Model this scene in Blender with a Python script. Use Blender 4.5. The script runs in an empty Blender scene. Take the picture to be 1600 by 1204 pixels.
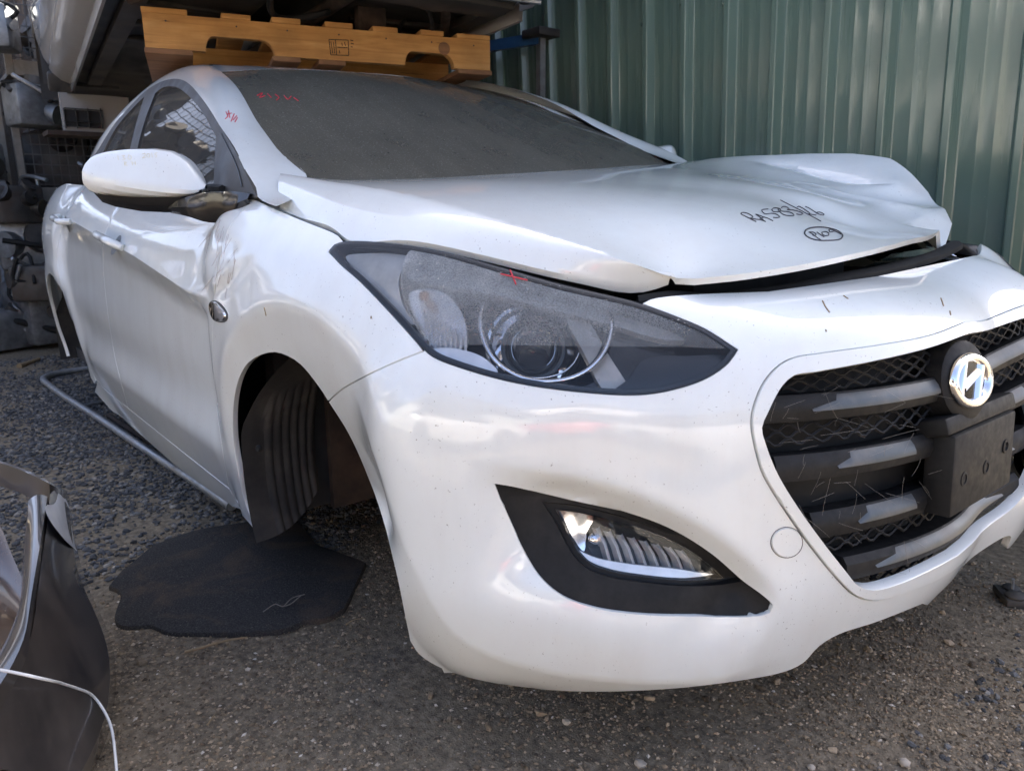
import bpy, bmesh, math, random
import numpy as np
from mathutils import Vector, Matrix
from mathutils.geometry import delaunay_2d_cdt
random.seed(7); rng = np.random.default_rng(11)
SC = bpy.context.scene
COL = SC.collection
PI = math.pi

# ------------------------------------------------------------------ camera
CAM_C = np.array([1.37319023, -1.41623067, .92175399])
YAW, PIT, ROL, FPX = 2.46829510, -.226780689, -.00761397496, 1175.92033
FW = np.array([math.cos(YAW)*math.cos(PIT), math.sin(YAW)*math.cos(PIT), math.sin(PIT)])
_r = np.cross(FW, [0, 0, 1]); _r /= np.linalg.norm(_r); _u = np.cross(_r, FW)
RT = math.cos(ROL)*_r + math.sin(ROL)*_u
UP = -math.sin(ROL)*_r + math.cos(ROL)*_u
cam_data = bpy.data.cameras.new('camera'); cam = bpy.data.objects.new('camera', cam_data); COL.objects.link(cam)
cam_data.sensor_width = 36; cam_data.sensor_fit = 'HORIZONTAL'; cam_data.lens = FPX/1600*36
cam_data.clip_start = .02; cam_data.clip_end = 500
M = Matrix.Identity(4)
for i in range(3):
    M[i][0] = RT[i]; M[i][1] = UP[i]; M[i][2] = -FW[i]; M[i][3] = CAM_C[i]
cam.matrix_world = M
cam_data.dof.use_dof = True; cam_data.dof.focus_distance = 1.55; cam_data.dof.aperture_fstop = 9.0
SC.camera = cam

# ------------------------------------------------------------------ sky, sun, exposure
SUN_AZ = math.radians(112)      # direction towards the sun, measured from +X to +Y
SUN_EL = math.radians(36)
world = bpy.data.worlds.new('World'); SC.world = world; world.use_nodes = True
wn = world.node_tree.nodes; wl = world.node_tree.links
for n in list(wn): wn.remove(n)
wo = wn.new('ShaderNodeOutputWorld'); wb = wn.new('ShaderNodeBackground'); ws = wn.new('ShaderNodeTexSky')
ws.sky_type = 'NISHITA'; ws.sun_disc = False; ws.sun_elevation = SUN_EL
ws.sun_rotation = math.radians(90) - SUN_AZ
ws.air_density = .55; ws.dust_density = 6.0; ws.ozone_density = .4
wb.inputs[1].default_value = .15
wl.new(ws.outputs[0], wb.inputs[0]); wl.new(wb.outputs[0], wo.inputs[0])
sd = bpy.data.lights.new('sun', 'SUN'); sun = bpy.data.objects.new('sun', sd); COL.objects.link(sun)
sd.energy = 4.5; sd.angle = math.radians(.53); sd.color = (1, .97, .87)
sv = Vector((math.cos(SUN_AZ)*math.cos(SUN_EL), math.sin(SUN_AZ)*math.cos(SUN_EL), math.sin(SUN_EL)))
sun.rotation_euler = sv.to_track_quat('Z', 'Y').to_euler(); sun.location = (0, 6, 8)
vs = SC.view_settings; vs.view_transform = 'Standard'; vs.look = 'None'; vs.gamma = 1; vs.use_curve_mapping = False
vs.exposure = 2.5
SC.cycles.max_bounces = 8; SC.cycles.transparent_max_bounces = 12
SC.cycles.caustics_reflective = False; SC.cycles.caustics_refractive = False
SC.cycles.use_denoising = True

def proj(X):
    d = np.asarray(X, float) - CAM_C; z = d @ FW
    return np.stack([800+FPX*(d @ RT)/z, 602-FPX*(d @ UP)/z], -1)
def ray(u, v):
    d = FW + (u-800)/FPX*RT - (v-602)/FPX*UP
    return d/np.linalg.norm(d)
def onz(u, v, z): d = ray(u, v); return CAM_C + d*(z-CAM_C[2])/d[2]
def ony(u, v, y): d = ray(u, v); return CAM_C + d*(y-CAM_C[1])/d[1]
def onx(u, v, x): d = ray(u, v); return CAM_C + d*(x-CAM_C[0])/d[0]

# ------------------------------------------------------------------ materials
class NT:
    def __init__(s, name):
        s.m = bpy.data.materials.new(name); s.m.use_nodes = True
        s.t = s.m.node_tree; s.n = s.t.nodes; s.l = s.t.links
        for n in list(s.n): s.n.remove(n)
        s.out = s.n.new('ShaderNodeOutputMaterial')
    def node(s, t, **k):
        n = s.n.new('ShaderNode'+t)
        for a, b in k.items(): setattr(n, a, b)
        return n
    def link(s, a, b): s.l.new(a, b)
    def coord(s, kind='Object', scale=None):
        tc = s.node('TexCoord')
        if scale is None: return tc.outputs[kind]
        mp = s.node('Mapping'); s.link(tc.outputs[kind], mp.inputs[0])
        mp.inputs['Scale'].default_value = scale if hasattr(scale, '__len__') else (scale,)*3
        return mp.outputs[0]
    def noise(s, vec, scale, detail=4, rough=.55, dist=0):
        n = s.node('TexNoise'); s.link(vec, n.inputs['Vector'])
        n.inputs['Scale'].default_value = scale; n.inputs['Detail'].default_value = detail
        n.inputs['Roughness'].default_value = rough; n.inputs['Distortion'].default_value = dist
        return n.outputs['Fac']
    def ramp(s, fac, stops):
        r = s.node('ValToRGB'); s.link(fac, r.inputs[0]); e = r.color_ramp.elements
        while len(e) < len(stops): e.new(.5)
        for i, (p, c) in enumerate(stops):
            e[i].position = p
            e[i].color = (*c, 1) if hasattr(c, '__len__') else (c, c, c, 1)
        return r.outputs[0]
    def mix(s, fac, a, b, mode='MIX'):
        m = s.node('Mix', data_type='RGBA', blend_type=mode)
        for sock, v in ((m.inputs[0], fac), (m.inputs[6], a), (m.inputs[7], b)):
            if hasattr(v, 'is_linked'): s.link(v, sock)
            elif hasattr(v, '__len__'): sock.default_value = (*v, 1) if len(v) == 3 else v
            else: sock.default_value = v
        return m.outputs[2]
    def math(s, op, a, b=0, clamp=False):
        m = s.node('Math', operation=op); m.use_clamp = clamp
        for sock, v in ((m.inputs[0], a), (m.inputs[1], b)):
            if hasattr(v, 'is_linked'): s.link(v, sock)
            else: sock.default_value = v
        return m.outputs[0]
    def bump(s, h, strength=.3, dist=.01, normal=None):
        b = s.node('Bump'); s.link(h, b.inputs['Height'])
        b.inputs['Strength'].default_value = strength; b.inputs['Distance'].default_value = dist
        if normal: s.link(normal, b.inputs['Normal'])
        return b.outputs[0]
    def bsdf(s, **k):
        b = s.node('BsdfPrincipled')
        for a, v in k.items():
            sock = b.inputs[a.replace('_', ' ')]
            if hasattr(v, 'is_linked'): s.link(v, sock)
            elif hasattr(v, '__len__'): sock.default_value = (*v, 1) if len(v) == 3 else v
            else: sock.default_value = v
        return b
    def done(s, sh):
        s.link(sh.outputs[0], s.out.inputs[0]); return s.m

def simple(name, col, rough=.5, metal=0, coat=0, var=.15, scale=30, bump=0, bdist=.002, dirt=None, dirt_amt=.5, dscale=6, spec=.5):
    t = NT(name); v = t.coord()
    c1 = tuple(min(1, x*(1-var)) for x in col); c2 = tuple(min(1, x*(1+var)) for x in col)
    n1 = t.noise(v, scale, 5)
    c = t.ramp(n1, [(.3, c1), (.7, c2)])
    r = t.ramp(t.noise(v, scale*.4, 4), [(.3, max(.02, rough*.85)), (.7, min(1, rough*1.15))])
    if dirt:
        f = t.ramp(t.noise(v, dscale, 6, .65), [(.45, 0), (.75, dirt_amt)])
        c = t.mix(f, c, dirt); r = t.mix(f, r, (.8, .8, .8))
    k = dict(Base_Color=c, Roughness=r, Metallic=metal, Coat_Weight=coat, Coat_Roughness=.04)
    k['Specular_IOR_Level'] = spec
    if bump: k['Normal'] = t.bump(t.noise(v, scale*2, 4), bump, bdist)
    return t.done(t.bsdf(**k))

def make_paint(name, col, dust=(.52, .47, .41), amt=.24, speck=.35, coat_r=.03):
    t = NT(name); v = t.coord()
    # road dust film, thicker low down and in soft vertical runs
    run = t.noise(t.coord(scale=(9, 9, 1.2)), 1.0, 5, .6)
    film = t.ramp(run, [(.42, 0), (.85, amt)])
    blot = t.ramp(t.noise(v, 3.5, 6, .7), [(.40, 0), (.8, amt*.8)])
    dustf = t.math('ADD', film, blot, True)
    sp = t.ramp(t.noise(v, 230, 2, .5), [(.69, 0), (.74, min(1, speck*2))])
    spm = t.ramp(t.noise(v, 9, 3), [(.42, 0), (.60, 1)])
    sp = t.math('MULTIPLY', sp, spm)
    c = t.mix(dustf, col, dust); c = t.mix(sp, c, (.12, .09, .06))
    r = t.ramp(dustf, [(0, .28), (1, .65)])
    b = t.bsdf(Base_Color=c, Roughness=r, Coat_Weight=1.0, Coat_Roughness=t.ramp(dustf, [(0, coat_r), (.6, .16)]))
    b.inputs['Coat IOR'].default_value = 1.5
    return t.done(b)

def thin_glass(name, tint, dustc, dmin, dmax, dscale=4, speck=0.0, rough=.03, streak=None, refl=1.0):
    t = NT(name); v = t.coord()
    tr = t.node('BsdfTransparent'); tr.inputs[0].default_value = (*tint, 1)
    gl = t.node('BsdfGlossy'); gl.inputs['Roughness'].default_value = rough
    fr = t.node('Fresnel'); fr.inputs[0].default_value = 1.5
    frm = t.math('MULTIPLY', fr.outputs[0], refl)
    m1 = t.node('MixShader'); t.link(frm, m1.inputs[0]); t.link(tr.outputs[0], m1.inputs[1]); t.link(gl.outputs[0], m1.inputs[2])
    df = t.node('BsdfDiffuse'); df.inputs[0].default_value = (*dustc, 1)
    f = t.ramp(t.noise(v, dscale, 6, .6), [(.3, dmin), (.75, dmax)])
    if speck:
        s1 = t.ramp(t.noise(v, 170, 3, .6), [(.62, 0), (.70, speck)])
        f = t.math('ADD', f, s1, True)
    m2 = t.node('MixShader'); t.link(f, m2.inputs[0]); t.link(m1.outputs[0], m2.inputs[1]); t.link(df.outputs[0], m2.inputs[2])
    return t.done(m2)

def dusty_screen(name):
    t = NT(name); v = t.coord()
    tr = t.node('BsdfTransparent'); tr.inputs[0].default_value = (.45, .47, .45, 1); gl = t.node('BsdfGlossy'); gl.inputs['Roughness'].default_value = .06
    fr = t.node('Fresnel'); fr.inputs[0].default_value = 1.5
    m1 = t.node('MixShader'); t.link(fr.outputs[0], m1.inputs[0]); t.link(tr.outputs[0], m1.inputs[1]); t.link(gl.outputs[0], m1.inputs[2])
    fine = t.noise(v, 210, 3, .65); big = t.noise(v, 2.2, 6, .65); run = t.noise(t.coord(scale=(3, 22, 3)), 1, 5, .6)
    f = t.ramp(big, [(.30, .50), (.72, .70)]); f = t.math('ADD', f, t.ramp(run, [(.45, -.0), (.8, .10)]), True)
    spot = t.ramp(fine, [(.58, 0), (.70, 1)])
    c = t.mix(t.math('MULTIPLY', spot, .75), (.150, .140, .112), (.36, .34, .29))
    c = t.mix(t.ramp(t.noise(v, 60, 3, .7), [(.66, 0), (.72, .5)]), c, (.03, .028, .024))
    df = t.node('BsdfDiffuse'); t.link(c, df.inputs[0])
    m2 = t.node('MixShader'); t.link(f, m2.inputs[0]); t.link(m1.outputs[0], m2.inputs[1]); t.link(df.outputs[0], m2.inputs[2])
    return t.done(m2)

MT = {}
MT['white'] = make_paint('white_car_paint', (.785, .81, .785))
MT['plastic'] = simple('black_textured_plastic', (.0085, .0085, .009), .6, spec=.28, bump=.25, bdist=.0006, scale=160, dirt=(.05, .047, .043), dirt_amt=.40, dscale=9)
MT['trim'] = simple('dusty_black_trim', (.035, .033, .032), .5, dirt=(.16, .14, .12), dirt_amt=.5, dscale=12)
MT['seal'] = simple('black_rubber_seal', (.010, .010, .010), .7, spec=.3)
MT['gloss_black'] = simple('gloss_black', (.008, .008, .009), .08, coat=.6, dirt=(.12, .1, .08), dirt_amt=.25, dscale=10)
MT['chrome'] = simple('chrome', (.90, .90, .92), .04, 1, var=.03, dirt=(.3, .27, .24), dirt_amt=.08)
MT['satin'] = simple('satin_silver', (.085, .093, .097), .40, .6, var=.08, dirt=(.25, .22, .2), dirt_amt=.5, dscale=14)
MT['liner'] = simple('dusty_wheel_liner', (.022, .020, .018), .85, scale=14, dirt=(.085, .07, .055), dirt_amt=.6, dscale=7, bump=.3, bdist=.002)
MT['rust'] = simple('rusty_metal', (.040, .027, .020), .85, scale=18, var=.4, dirt=(.10, .062, .04), dirt_amt=.55, dscale=9)
MT['under'] = simple('underbody_metal', (.030, .028, .027), .7, scale=9, var=.3, dirt=(.12, .095, .07), dirt_amt=.7, dscale=4)
MT['interior'] = simple('dark_interior', (.028, .028, .03), .8)
MT['steel'] = simple('galvanised_steel', (.36, .38, .40), .42, .8, dirt=(.2, .16, .12), dirt_amt=.6, dscale=8)
MT['silver'] = make_paint('silver_car_paint', (.42, .41, .40), amt=.35)
MT['windscreen'] = dusty_screen('dusty_windscreen')
MT['side_glass'] = thin_glass('side_glass', (.30, .32, .31), (.14, .13, .115), .30, .48, 6, rough=.02, refl=1.0)
MT['lens'] = thin_glass('clear_lens', (.95, .95, .95), (.40, .39, .37), .0, .02, 20, rough=.012, refl=.8)
def condensation(name):
    t = NT(name); v = t.coord(); tr = t.node('BsdfTransparent'); tr.inputs[0].default_value = (.97, .97, .97, 1); df = t.node('BsdfDiffuse'); df.inputs[0].default_value = (.86, .82, .74, 1)
    sx = t.node('SeparateXYZ'); t.link(v, sx.inputs[0]); mr = t.node('MapRange'); t.link(sx.outputs[2], mr.inputs[0])
    for i, x in ((1, .70), (2, .845), (3, .22), (4, .92)): mr.inputs[i].default_value = x
    f = t.math('MULTIPLY', mr.outputs[0], t.ramp(t.noise(v, 16, 5, .6), [(.3, .55), (.7, 1.0)])); f = t.math('MULTIPLY', f, t.ramp(t.noise(v, 420, 2, .5), [(.35, .6), (.6, 1.0)]))
    m = t.node('MixShader'); t.link(f, m.inputs[0]); t.link(tr.outputs[0], m.inputs[1]); t.link(df.outputs[0], m.inputs[2]); return t.done(m)
MT['fog'] = condensation('condensation_film')
MT['amber'] = thin_glass('amber_bulb', (.9, .35, .08), (.8, .3, .05), .3, .5, 10, rough=.05)
MT['drop'] = thin_glass('water_drop', (.92, .92, .92), (.4, .4, .4), .0, .01, 20, rough=.0, refl=.7)
MT['lamp_black'] = simple('headlight_black', (.010, .010, .011), .22, coat=.3)
MT['lamp_grey'] = simple('headlight_grey', (.66, .63, .58), .35, .1)
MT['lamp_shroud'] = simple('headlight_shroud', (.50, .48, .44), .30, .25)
MT['reflector'] = simple('ribbed_reflector', (.92, .92, .92), .14, .35)
# ------------------------------------------------------------------ object helpers
def tag(o, label=None, cat=None, group=None, kind=None):
    if label: o['label'] = label
    if cat: o['category'] = cat
    if group: o['group'] = group
    if kind: o['kind'] = kind
    return o
def empty(name, loc=(0, 0, 0), rz=0, parent=None):
    o = bpy.data.objects.new(name, None); COL.objects.link(o); o.location = loc; o.rotation_euler = (0, 0, rz)
    o.empty_display_size = .1
    if parent: o.parent = parent
    return o
def mesh_obj(name, V, F, mat, parent=None, smooth=True, angle=40, loc=None):
    me = bpy.data.meshes.new(name)
    me.from_pydata([tuple(map(float, v)) for v in V], [], [tuple(int(i) for i in f) for f in F]); me.update()
    if mat is not None: me.materials.append(MT[mat] if isinstance(mat, str) else mat)
    if smooth:
        me.polygons.foreach_set('use_smooth', [True]*len(me.polygons))
        me.set_sharp_from_angle(angle=math.radians(angle))
    o = bpy.data.objects.new(name, me); COL.objects.link(o)
    if parent: o.parent = parent
    if loc is not None: o.location = loc
    return o
class MB:
    """collects simple solids into one mesh"""
    def __init__(s): s.V = []; s.F = []
    def add(s, V, F):
        o = len(s.V); s.V += [tuple(map(float, v)) for v in V]; s.F += [tuple(i+o for i in f) for f in F]; return s
    def box(s, c, size, R=None, taper=1.0, bev=0):
        sx, sy, sz = [x/2 for x in size]
        V = []
        for z, k in ((-sz, 1), (sz, taper)):
            for x, y in ((-sx, -sy), (sx, -sy), (sx, sy), (-sx, sy)): V.append((x*k, y*k, z))
        F = [(3, 2, 1, 0), (4, 5, 6, 7), (0, 1, 5, 4), (1, 2, 6, 5), (2, 3, 7, 6), (3, 0, 4, 7)]
        if bev:
            bm = bmesh.new(); vs_ = [bm.verts.new(v) for v in V]
            for f in F: bm.faces.new([vs_[i] for i in f])
            bmesh.ops.bevel(bm, geom=list(bm.edges), offset=bev, segments=2, profile=.5, affect='EDGES')
            bm.verts.index_update()
            V = [tuple(v.co) for v in bm.verts]; F = [tuple(v.index for v in f.verts) for f in bm.faces]; bm.free()
        V = np.array(V)
        if R is not None: V = V @ np.array(R).T
        return s.add(V + np.array(c), F)
    def tube(s, pts, r, n=8, cap=True, closed=False):
        pts = [np.array(p, float) for p in pts]; m = len(pts)
        rs = r if hasattr(r, '__len__') else [r]*m
        V = []; prev = None
        for i, p in enumerate(pts):
            if closed: t = pts[(i+1) % m]-pts[i-1]
            else: t = pts[min(i+1, m-1)]-pts[max(i-1, 0)]
            t = t/(np.linalg.norm(t)+1e-12)
            if prev is None:
                a = np.array([0, 0, 1.]) if abs(t[2]) < .9 else np.array([1., 0, 0])
            else: a = prev
            b = np.cross(t, a); b /= np.linalg.norm(b)+1e-12; a = np.cross(b, t); prev = a
            for k in range(n):
                an = 2*PI*k/n; V.append(p+rs[i]*(math.cos(an)*a+math.sin(an)*b))
        F = []
        for i in range(m if closed else m-1):
            j = (i+1) % m
            for k in range(n):
                k2 = (k+1) % n; F.append((i*n+k, i*n+k2, j*n+k2, j*n+k))
        if cap and not closed:
            F.append(tuple(range(n))[::-1]); F.append(tuple((m-1)*n+k for k in range(n)))
        return s.add(V, F)
    def lathe(s, prof, c, axis, n=24):
        """prof: list of (radius, along axis)"""
        ax = np.array(axis, float); ax /= np.linalg.norm(ax)
        a = np.array([0, 0, 1.]) if abs(ax[2]) < .9 else np.array([1., 0, 0])
        b = np.cross(ax, a); b /= np.linalg.norm(b); a = np.cross(b, ax)
        V = []; F = []
        for (r, h) in prof:
            for k in range(n):
                an = 2*PI*k/n; V.append(np.array(c)+ax*h+r*(math.cos(an)*a+math.sin(an)*b))
        for i in range(len(prof)-1):
            for k in range(n):
                k2 = (k+1) % n; F.append((i*n+k, i*n+k2, (i+1)*n+k2, (i+1)*n+k))
        return s.add(V, F)
    def grid(s, P, flip=False):
        """P: array (n,m,3)"""
        n, m = P.shape[:2]
        F = []
        for i in range(n-1):
            for j in range(m-1):
                f = (i*m+j, (i+1)*m+j, (i+1)*m+j+1, i*m+j+1)
                F.append(f[::-1] if flip else f)
        return s.add(P.reshape(-1, 3), F)
    def build(s, name, mat, parent=None, smooth=True, angle=40, loc=None):
        return mesh_obj(name, s.V, s.F, mat, parent, smooth, angle, loc)

def rotz(a): c, s_ = math.cos(a), math.sin(a); return np.array([[c, -s_, 0], [s_, c, 0], [0, 0, 1]])
def rotx(a): c, s_ = math.cos(a), math.sin(a); return np.array([[1, 0, 0], [0, c, -s_], [0, s_, c]])
def roty(a): c, s_ = math.cos(a), math.sin(a); return np.array([[c, 0, s_], [0, 1, 0], [-s_, 0, c]])

# ------------------------------------------------------------------ curves and splines
def spl(pts, closed=False, step=10.):
    """Catmull-Rom through points; a third element marks a sharp corner"""
    P = [np.array(p[:2], float) for p in pts]; C_ = [len(p) > 2 and p[2] for p in pts]; n = len(P); out = []
    for i in range(n if closed else n-1):
        j = (i+1) % n
        p1, p2 = P[i], P[j]
        p0 = P[i-1] if (closed or i > 0) and not C_[i] else p1-(p2-p1)
        p3 = P[(j+1) % n] if (closed or j < n-1) and not C_[j] else p2+(p2-p1)
        L = np.linalg.norm(p2-p1); k = max(1, int(round(L/step)))
        d01 = max(np.linalg.norm(p1-p0), 1e-9)**.5; d12 = max(L, 1e-9)**.5; d23 = max(np.linalg.norm(p3-p2), 1e-9)**.5
        m1 = (p2-p1)+d12*((p1-p0)/d01-(p2-p0)/(d01+d12)); m2 = (p2-p1)+d12*((p3-p2)/d23-(p3-p1)/(d12+d23))
        for q in range(k):
            t = q/k; t2, t3 = t*t, t**3
            out.append((2*t3-3*t2+1)*p1+(t3-2*t2+t)*m1+(-2*t3+3*t2)*p2+(t3-t2)*m2)
    if not closed: out.append(P[-1])
    return np.array(out)
def spl3(pts, n):
    """resample smooth 3D polyline to n points"""
    P = np.array(pts, float); d = np.concatenate([[0], np.cumsum(np.linalg.norm(np.diff(P, axis=0), axis=1))])
    if len(P) < 3: return np.stack([np.interp(np.linspace(0, d[-1], n), d, P[:, k]) for k in range(3)], 1)
    return nat_spline(d, P)(np.linspace(0, d[-1], n))
def nat_spline(x, y):
    x = np.asarray(x, float); n = len(x); h = np.diff(x); A = np.zeros((n, n)); b = np.zeros((n,)+y.shape[1:])
    A[0, 0] = A[-1, -1] = 1
    for i in range(1, n-1):
        A[i, i-1] = h[i-1]; A[i, i] = 2*(h[i-1]+h[i]); A[i, i+1] = h[i]
        b[i] = 6*((y[i+1]-y[i])/h[i]-(y[i]-y[i-1])/h[i-1])
    Mm = np.linalg.solve(A, b.reshape(n, -1)).reshape(b.shape)
    def ev(q):
        q = np.asarray(q, float); k = np.clip(np.searchsorted(x, q)-1, 0, n-2)
        hh = h[k]; a = (x[k+1]-q)/hh; c = (q-x[k])/hh; sh = (slice(None),)+(None,)*(y.ndim-1)
        return a[sh]*y[k]+c[sh]*y[k+1]+(((a**3-a)*hh**2)[sh]*Mm[k]+((c**3-c)*hh**2)[sh]*Mm[k+1])/6
    return ev
def sdist(P, L):
    """signed distance of points P to open polyline L (+ on the left of travel), and arclength fraction"""
    P = np.asarray(P, float); best = np.full(len(P), 1e9); sg = np.ones(len(P)); fr = np.zeros(len(P))
    seg = np.linalg.norm(np.diff(L, axis=0), axis=1); cum = np.concatenate([[0], np.cumsum(seg)])
    for i in range(len(L)-1):
        a = L[i]; d = L[i+1]-a; l2 = d @ d+1e-18
        t = np.clip(((P-a) @ d)/l2, 0, 1); q = P-(a+t[:, None]*d); e = np.hypot(q[:, 0], q[:, 1])
        cr = d[0]*(P[:, 1]-a[1])-d[1]*(P[:, 0]-a[0])
        m = e < best-1e-12
        best[m] = e[m]; sg[m] = np.where(cr[m] >= 0, 1, -1); fr[m] = (cum[i]+t[m]*seg[i])/cum[-1]
    return best*sg, fr
def inpoly(P, poly):
    x, y = P[:, 0], P[:, 1]; r = np.zeros(len(P), bool); n = len(poly)
    for i in range(n):
        x1, y1 = poly[i]; x2, y2 = poly[(i+1) % n]
        if y1 == y2: continue
        c = ((y1 > y) != (y2 > y)) & (x < (x2-x1)*(y-y1)/(y2-y1)+x1); r ^= c
    return r
def sst(a, b, x): t = np.clip((x-a)/(b-a), 0, 1); return t*t*(3-2*t)
def inset_poly(poly, d):
    """move closed polygon inwards by d"""
    P = np.asarray(poly, float)
    if d == 0: return P
    A = .5*np.sum(P[:, 0]*np.roll(P[:, 1], -1)-np.roll(P[:, 0], -1)*P[:, 1]); s = 1 if A > 0 else -1
    e = np.roll(P, -1, 0)-P; e /= np.linalg.norm(e, axis=1)[:, None]+1e-12
    nrm = s*np.stack([-e[:, 1], e[:, 0]], 1); n2 = nrm+np.roll(nrm, 1, 0)
    n2 /= np.maximum(np.sum(n2*nrm, 1), .35)[:, None]
    return P+n2*d

class Surf:
    """parametric surface f(ab)->xyz that can be hit by a pixel ray and trimmed"""
    def __init__(s, f, ar, br, na, nb, flip=False):
        s.f = f; s.ar = ar; s.br = br; s.flip = flip
        a, b = np.meshgrid(np.linspace(*ar, na), np.linspace(*br, nb), indexing='ij')
        s.g = np.stack([a.ravel(), b.ravel()], 1); s.refresh()
    def refresh(s):
        P = s.f(s.g); s.gp = proj(P); s.gd = np.linalg.norm(P-CAM_C, axis=1)
        s.gc = np.floor(s.gp/16).astype(int); key = (s.gc[:, 0]+4096)*100000+s.gc[:, 1]+4096
        o = np.argsort(key); ks = key[o]; cut = np.flatnonzero(np.diff(ks))+1; s.cells = {}
        for idx in np.split(o, cut): s.cells[(int(s.gc[idx[0], 0]), int(s.gc[idx[0], 1]))] = idx
    def near(s, p):
        cx, cy = int(math.floor(p[0]/16)), int(math.floor(p[1]/16)); L = [s.cells[(cx+i, cy+j)] for i in (-1, 0, 1) for j in (-1, 0, 1) if (cx+i, cy+j) in s.cells]
        return np.concatenate(L) if L else None
    def pix(s, uv):
        uv = np.atleast_2d(np.asarray(uv, float))[:, :2]; q = np.zeros((len(uv), 2))
        for i, p in enumerate(uv):
            c = s.near(p)
            if c is not None:
                e = np.hypot(s.gp[c, 0]-p[0], s.gp[c, 1]-p[1])
                if e.min() < 14: k = c[e < e.min()+6]; q[i] = s.g[k[np.argmin(s.gd[k])]]; continue
            e = np.hypot(s.gp[:, 0]-p[0], s.gp[:, 1]-p[1]); q[i] = s.g[np.argmin(e)]
        h = 1e-4
        for _ in range(10):
            n = len(q); X = proj(s.f(np.vstack([q, q+[h, 0], q+[0, h]]))); p0, pa, pb = X[:n], X[n:2*n], X[2*n:]
            J = np.stack([(pa-p0)/h, (pb-p0)/h], 2); r = uv-p0
            if np.abs(r).max() < .02: break
            det = J[:, 0, 0]*J[:, 1, 1]-J[:, 0, 1]*J[:, 1, 0]; det = np.where(np.abs(det) < 1e-3, 1e-3, det)
            dx = (r[:, 0]*J[:, 1, 1]-r[:, 1]*J[:, 0, 1])/det; dy = (J[:, 0, 0]*r[:, 1]-J[:, 1, 0]*r[:, 0])/det
            q = q+np.clip(np.stack([dx, dy], 1), -.03, .03)
            q[:, 0] = np.clip(q[:, 0], *s.ar); q[:, 1] = np.clip(q[:, 1], *s.br)
        return q
    def xyz(s, uv): return s.f(s.pix(uv))
    def normal(s, q):
        h = 5e-4; a = s.f(q+[h, 0])-s.f(q-[h, 0]); b = s.f(q+[0, h])-s.f(q-[0, h])
        n = np.cross(a, b); n /= np.linalg.norm(n, axis=1)[:, None]+1e-12
        return -n if s.flip else n

def cdt(outer, holes, lines, res, jitter=0):
    """triangulate region; returns points and triangles (ccw in ab)"""
    vs_ = []; es = []
    def loop(L, closed):
        o = len(vs_); vs_.extend([Vector(p) for p in L]); n = len(L)
        es.extend([(o+i, o+(i+1) % n) for i in range(n if closed else n-1)])
    loop(outer, True)
    for h in holes: loop(h, True)
    allb = [np.vstack([outer, outer[:1]])]+[np.vstack([h, h[:1]]) for h in holes]
    lo, hi = outer.min(0), outer.max(0)
    for L in lines:
        m = np.all((L > lo-.05) & (L < hi+.05), axis=1)
        if m.sum() < 2: continue
        i0 = np.argmax(m); i1 = len(m)-np.argmax(m[::-1]); L2 = L[i0:i1]
        if len(L2) > 1: loop(L2, False); allb.append(L2)
    ra, rb = (res if hasattr(res, '__len__') else (res, res))
    nx = max(2, int((hi[0]-lo[0])/ra)); ny = max(2, int((hi[1]-lo[1])/rb))
    gx, gy = np.meshgrid(np.linspace(lo[0], hi[0], nx+1), np.linspace(lo[1], hi[1], ny+1), indexing='ij')
    gx = gx+(np.arange(ny+1) % 2)[None, :]*ra*.5
    g = np.stack([gx.ravel(), gy.ravel()], 1); keep = inpoly(g, outer)
    for h in holes: keep &= ~inpoly(g, h)
    g = g[keep]
    sc = np.array([1., ra/rb])
    for L in allb:
        if len(g) == 0: break
        d, _ = sdist(g*sc, L*sc); g = g[np.abs(d) > ra*.45]
    vs_.extend([Vector(p) for p in g])
    co, _, tris, _, _, _ = delaunay_2d_cdt(vs_, es, [], 0, 1e-7)
    P = np.array([tuple(c) for c in co]); T = np.array([tuple(t) for t in tris])
    c = P[T].mean(1); k = inpoly(c, outer)
    for h in holes: k &= ~inpoly(c, h)
    T = T[k]
    A = (P[T[:, 1]]-P[T[:, 0]]); B = (P[T[:, 2]]-P[T[:, 0]]); cr = A[:, 0]*B[:, 1]-A[:, 1]*B[:, 0]
    T = T[np.abs(cr) > 1e-12]; cr = cr[np.abs(cr) > 1e-12]
    T[cr < 0] = T[cr < 0][:, ::-1]
    used = np.unique(T); mp = -np.ones(len(P), int); mp[used] = np.arange(len(used))
    return P[used], mp[T]

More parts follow.
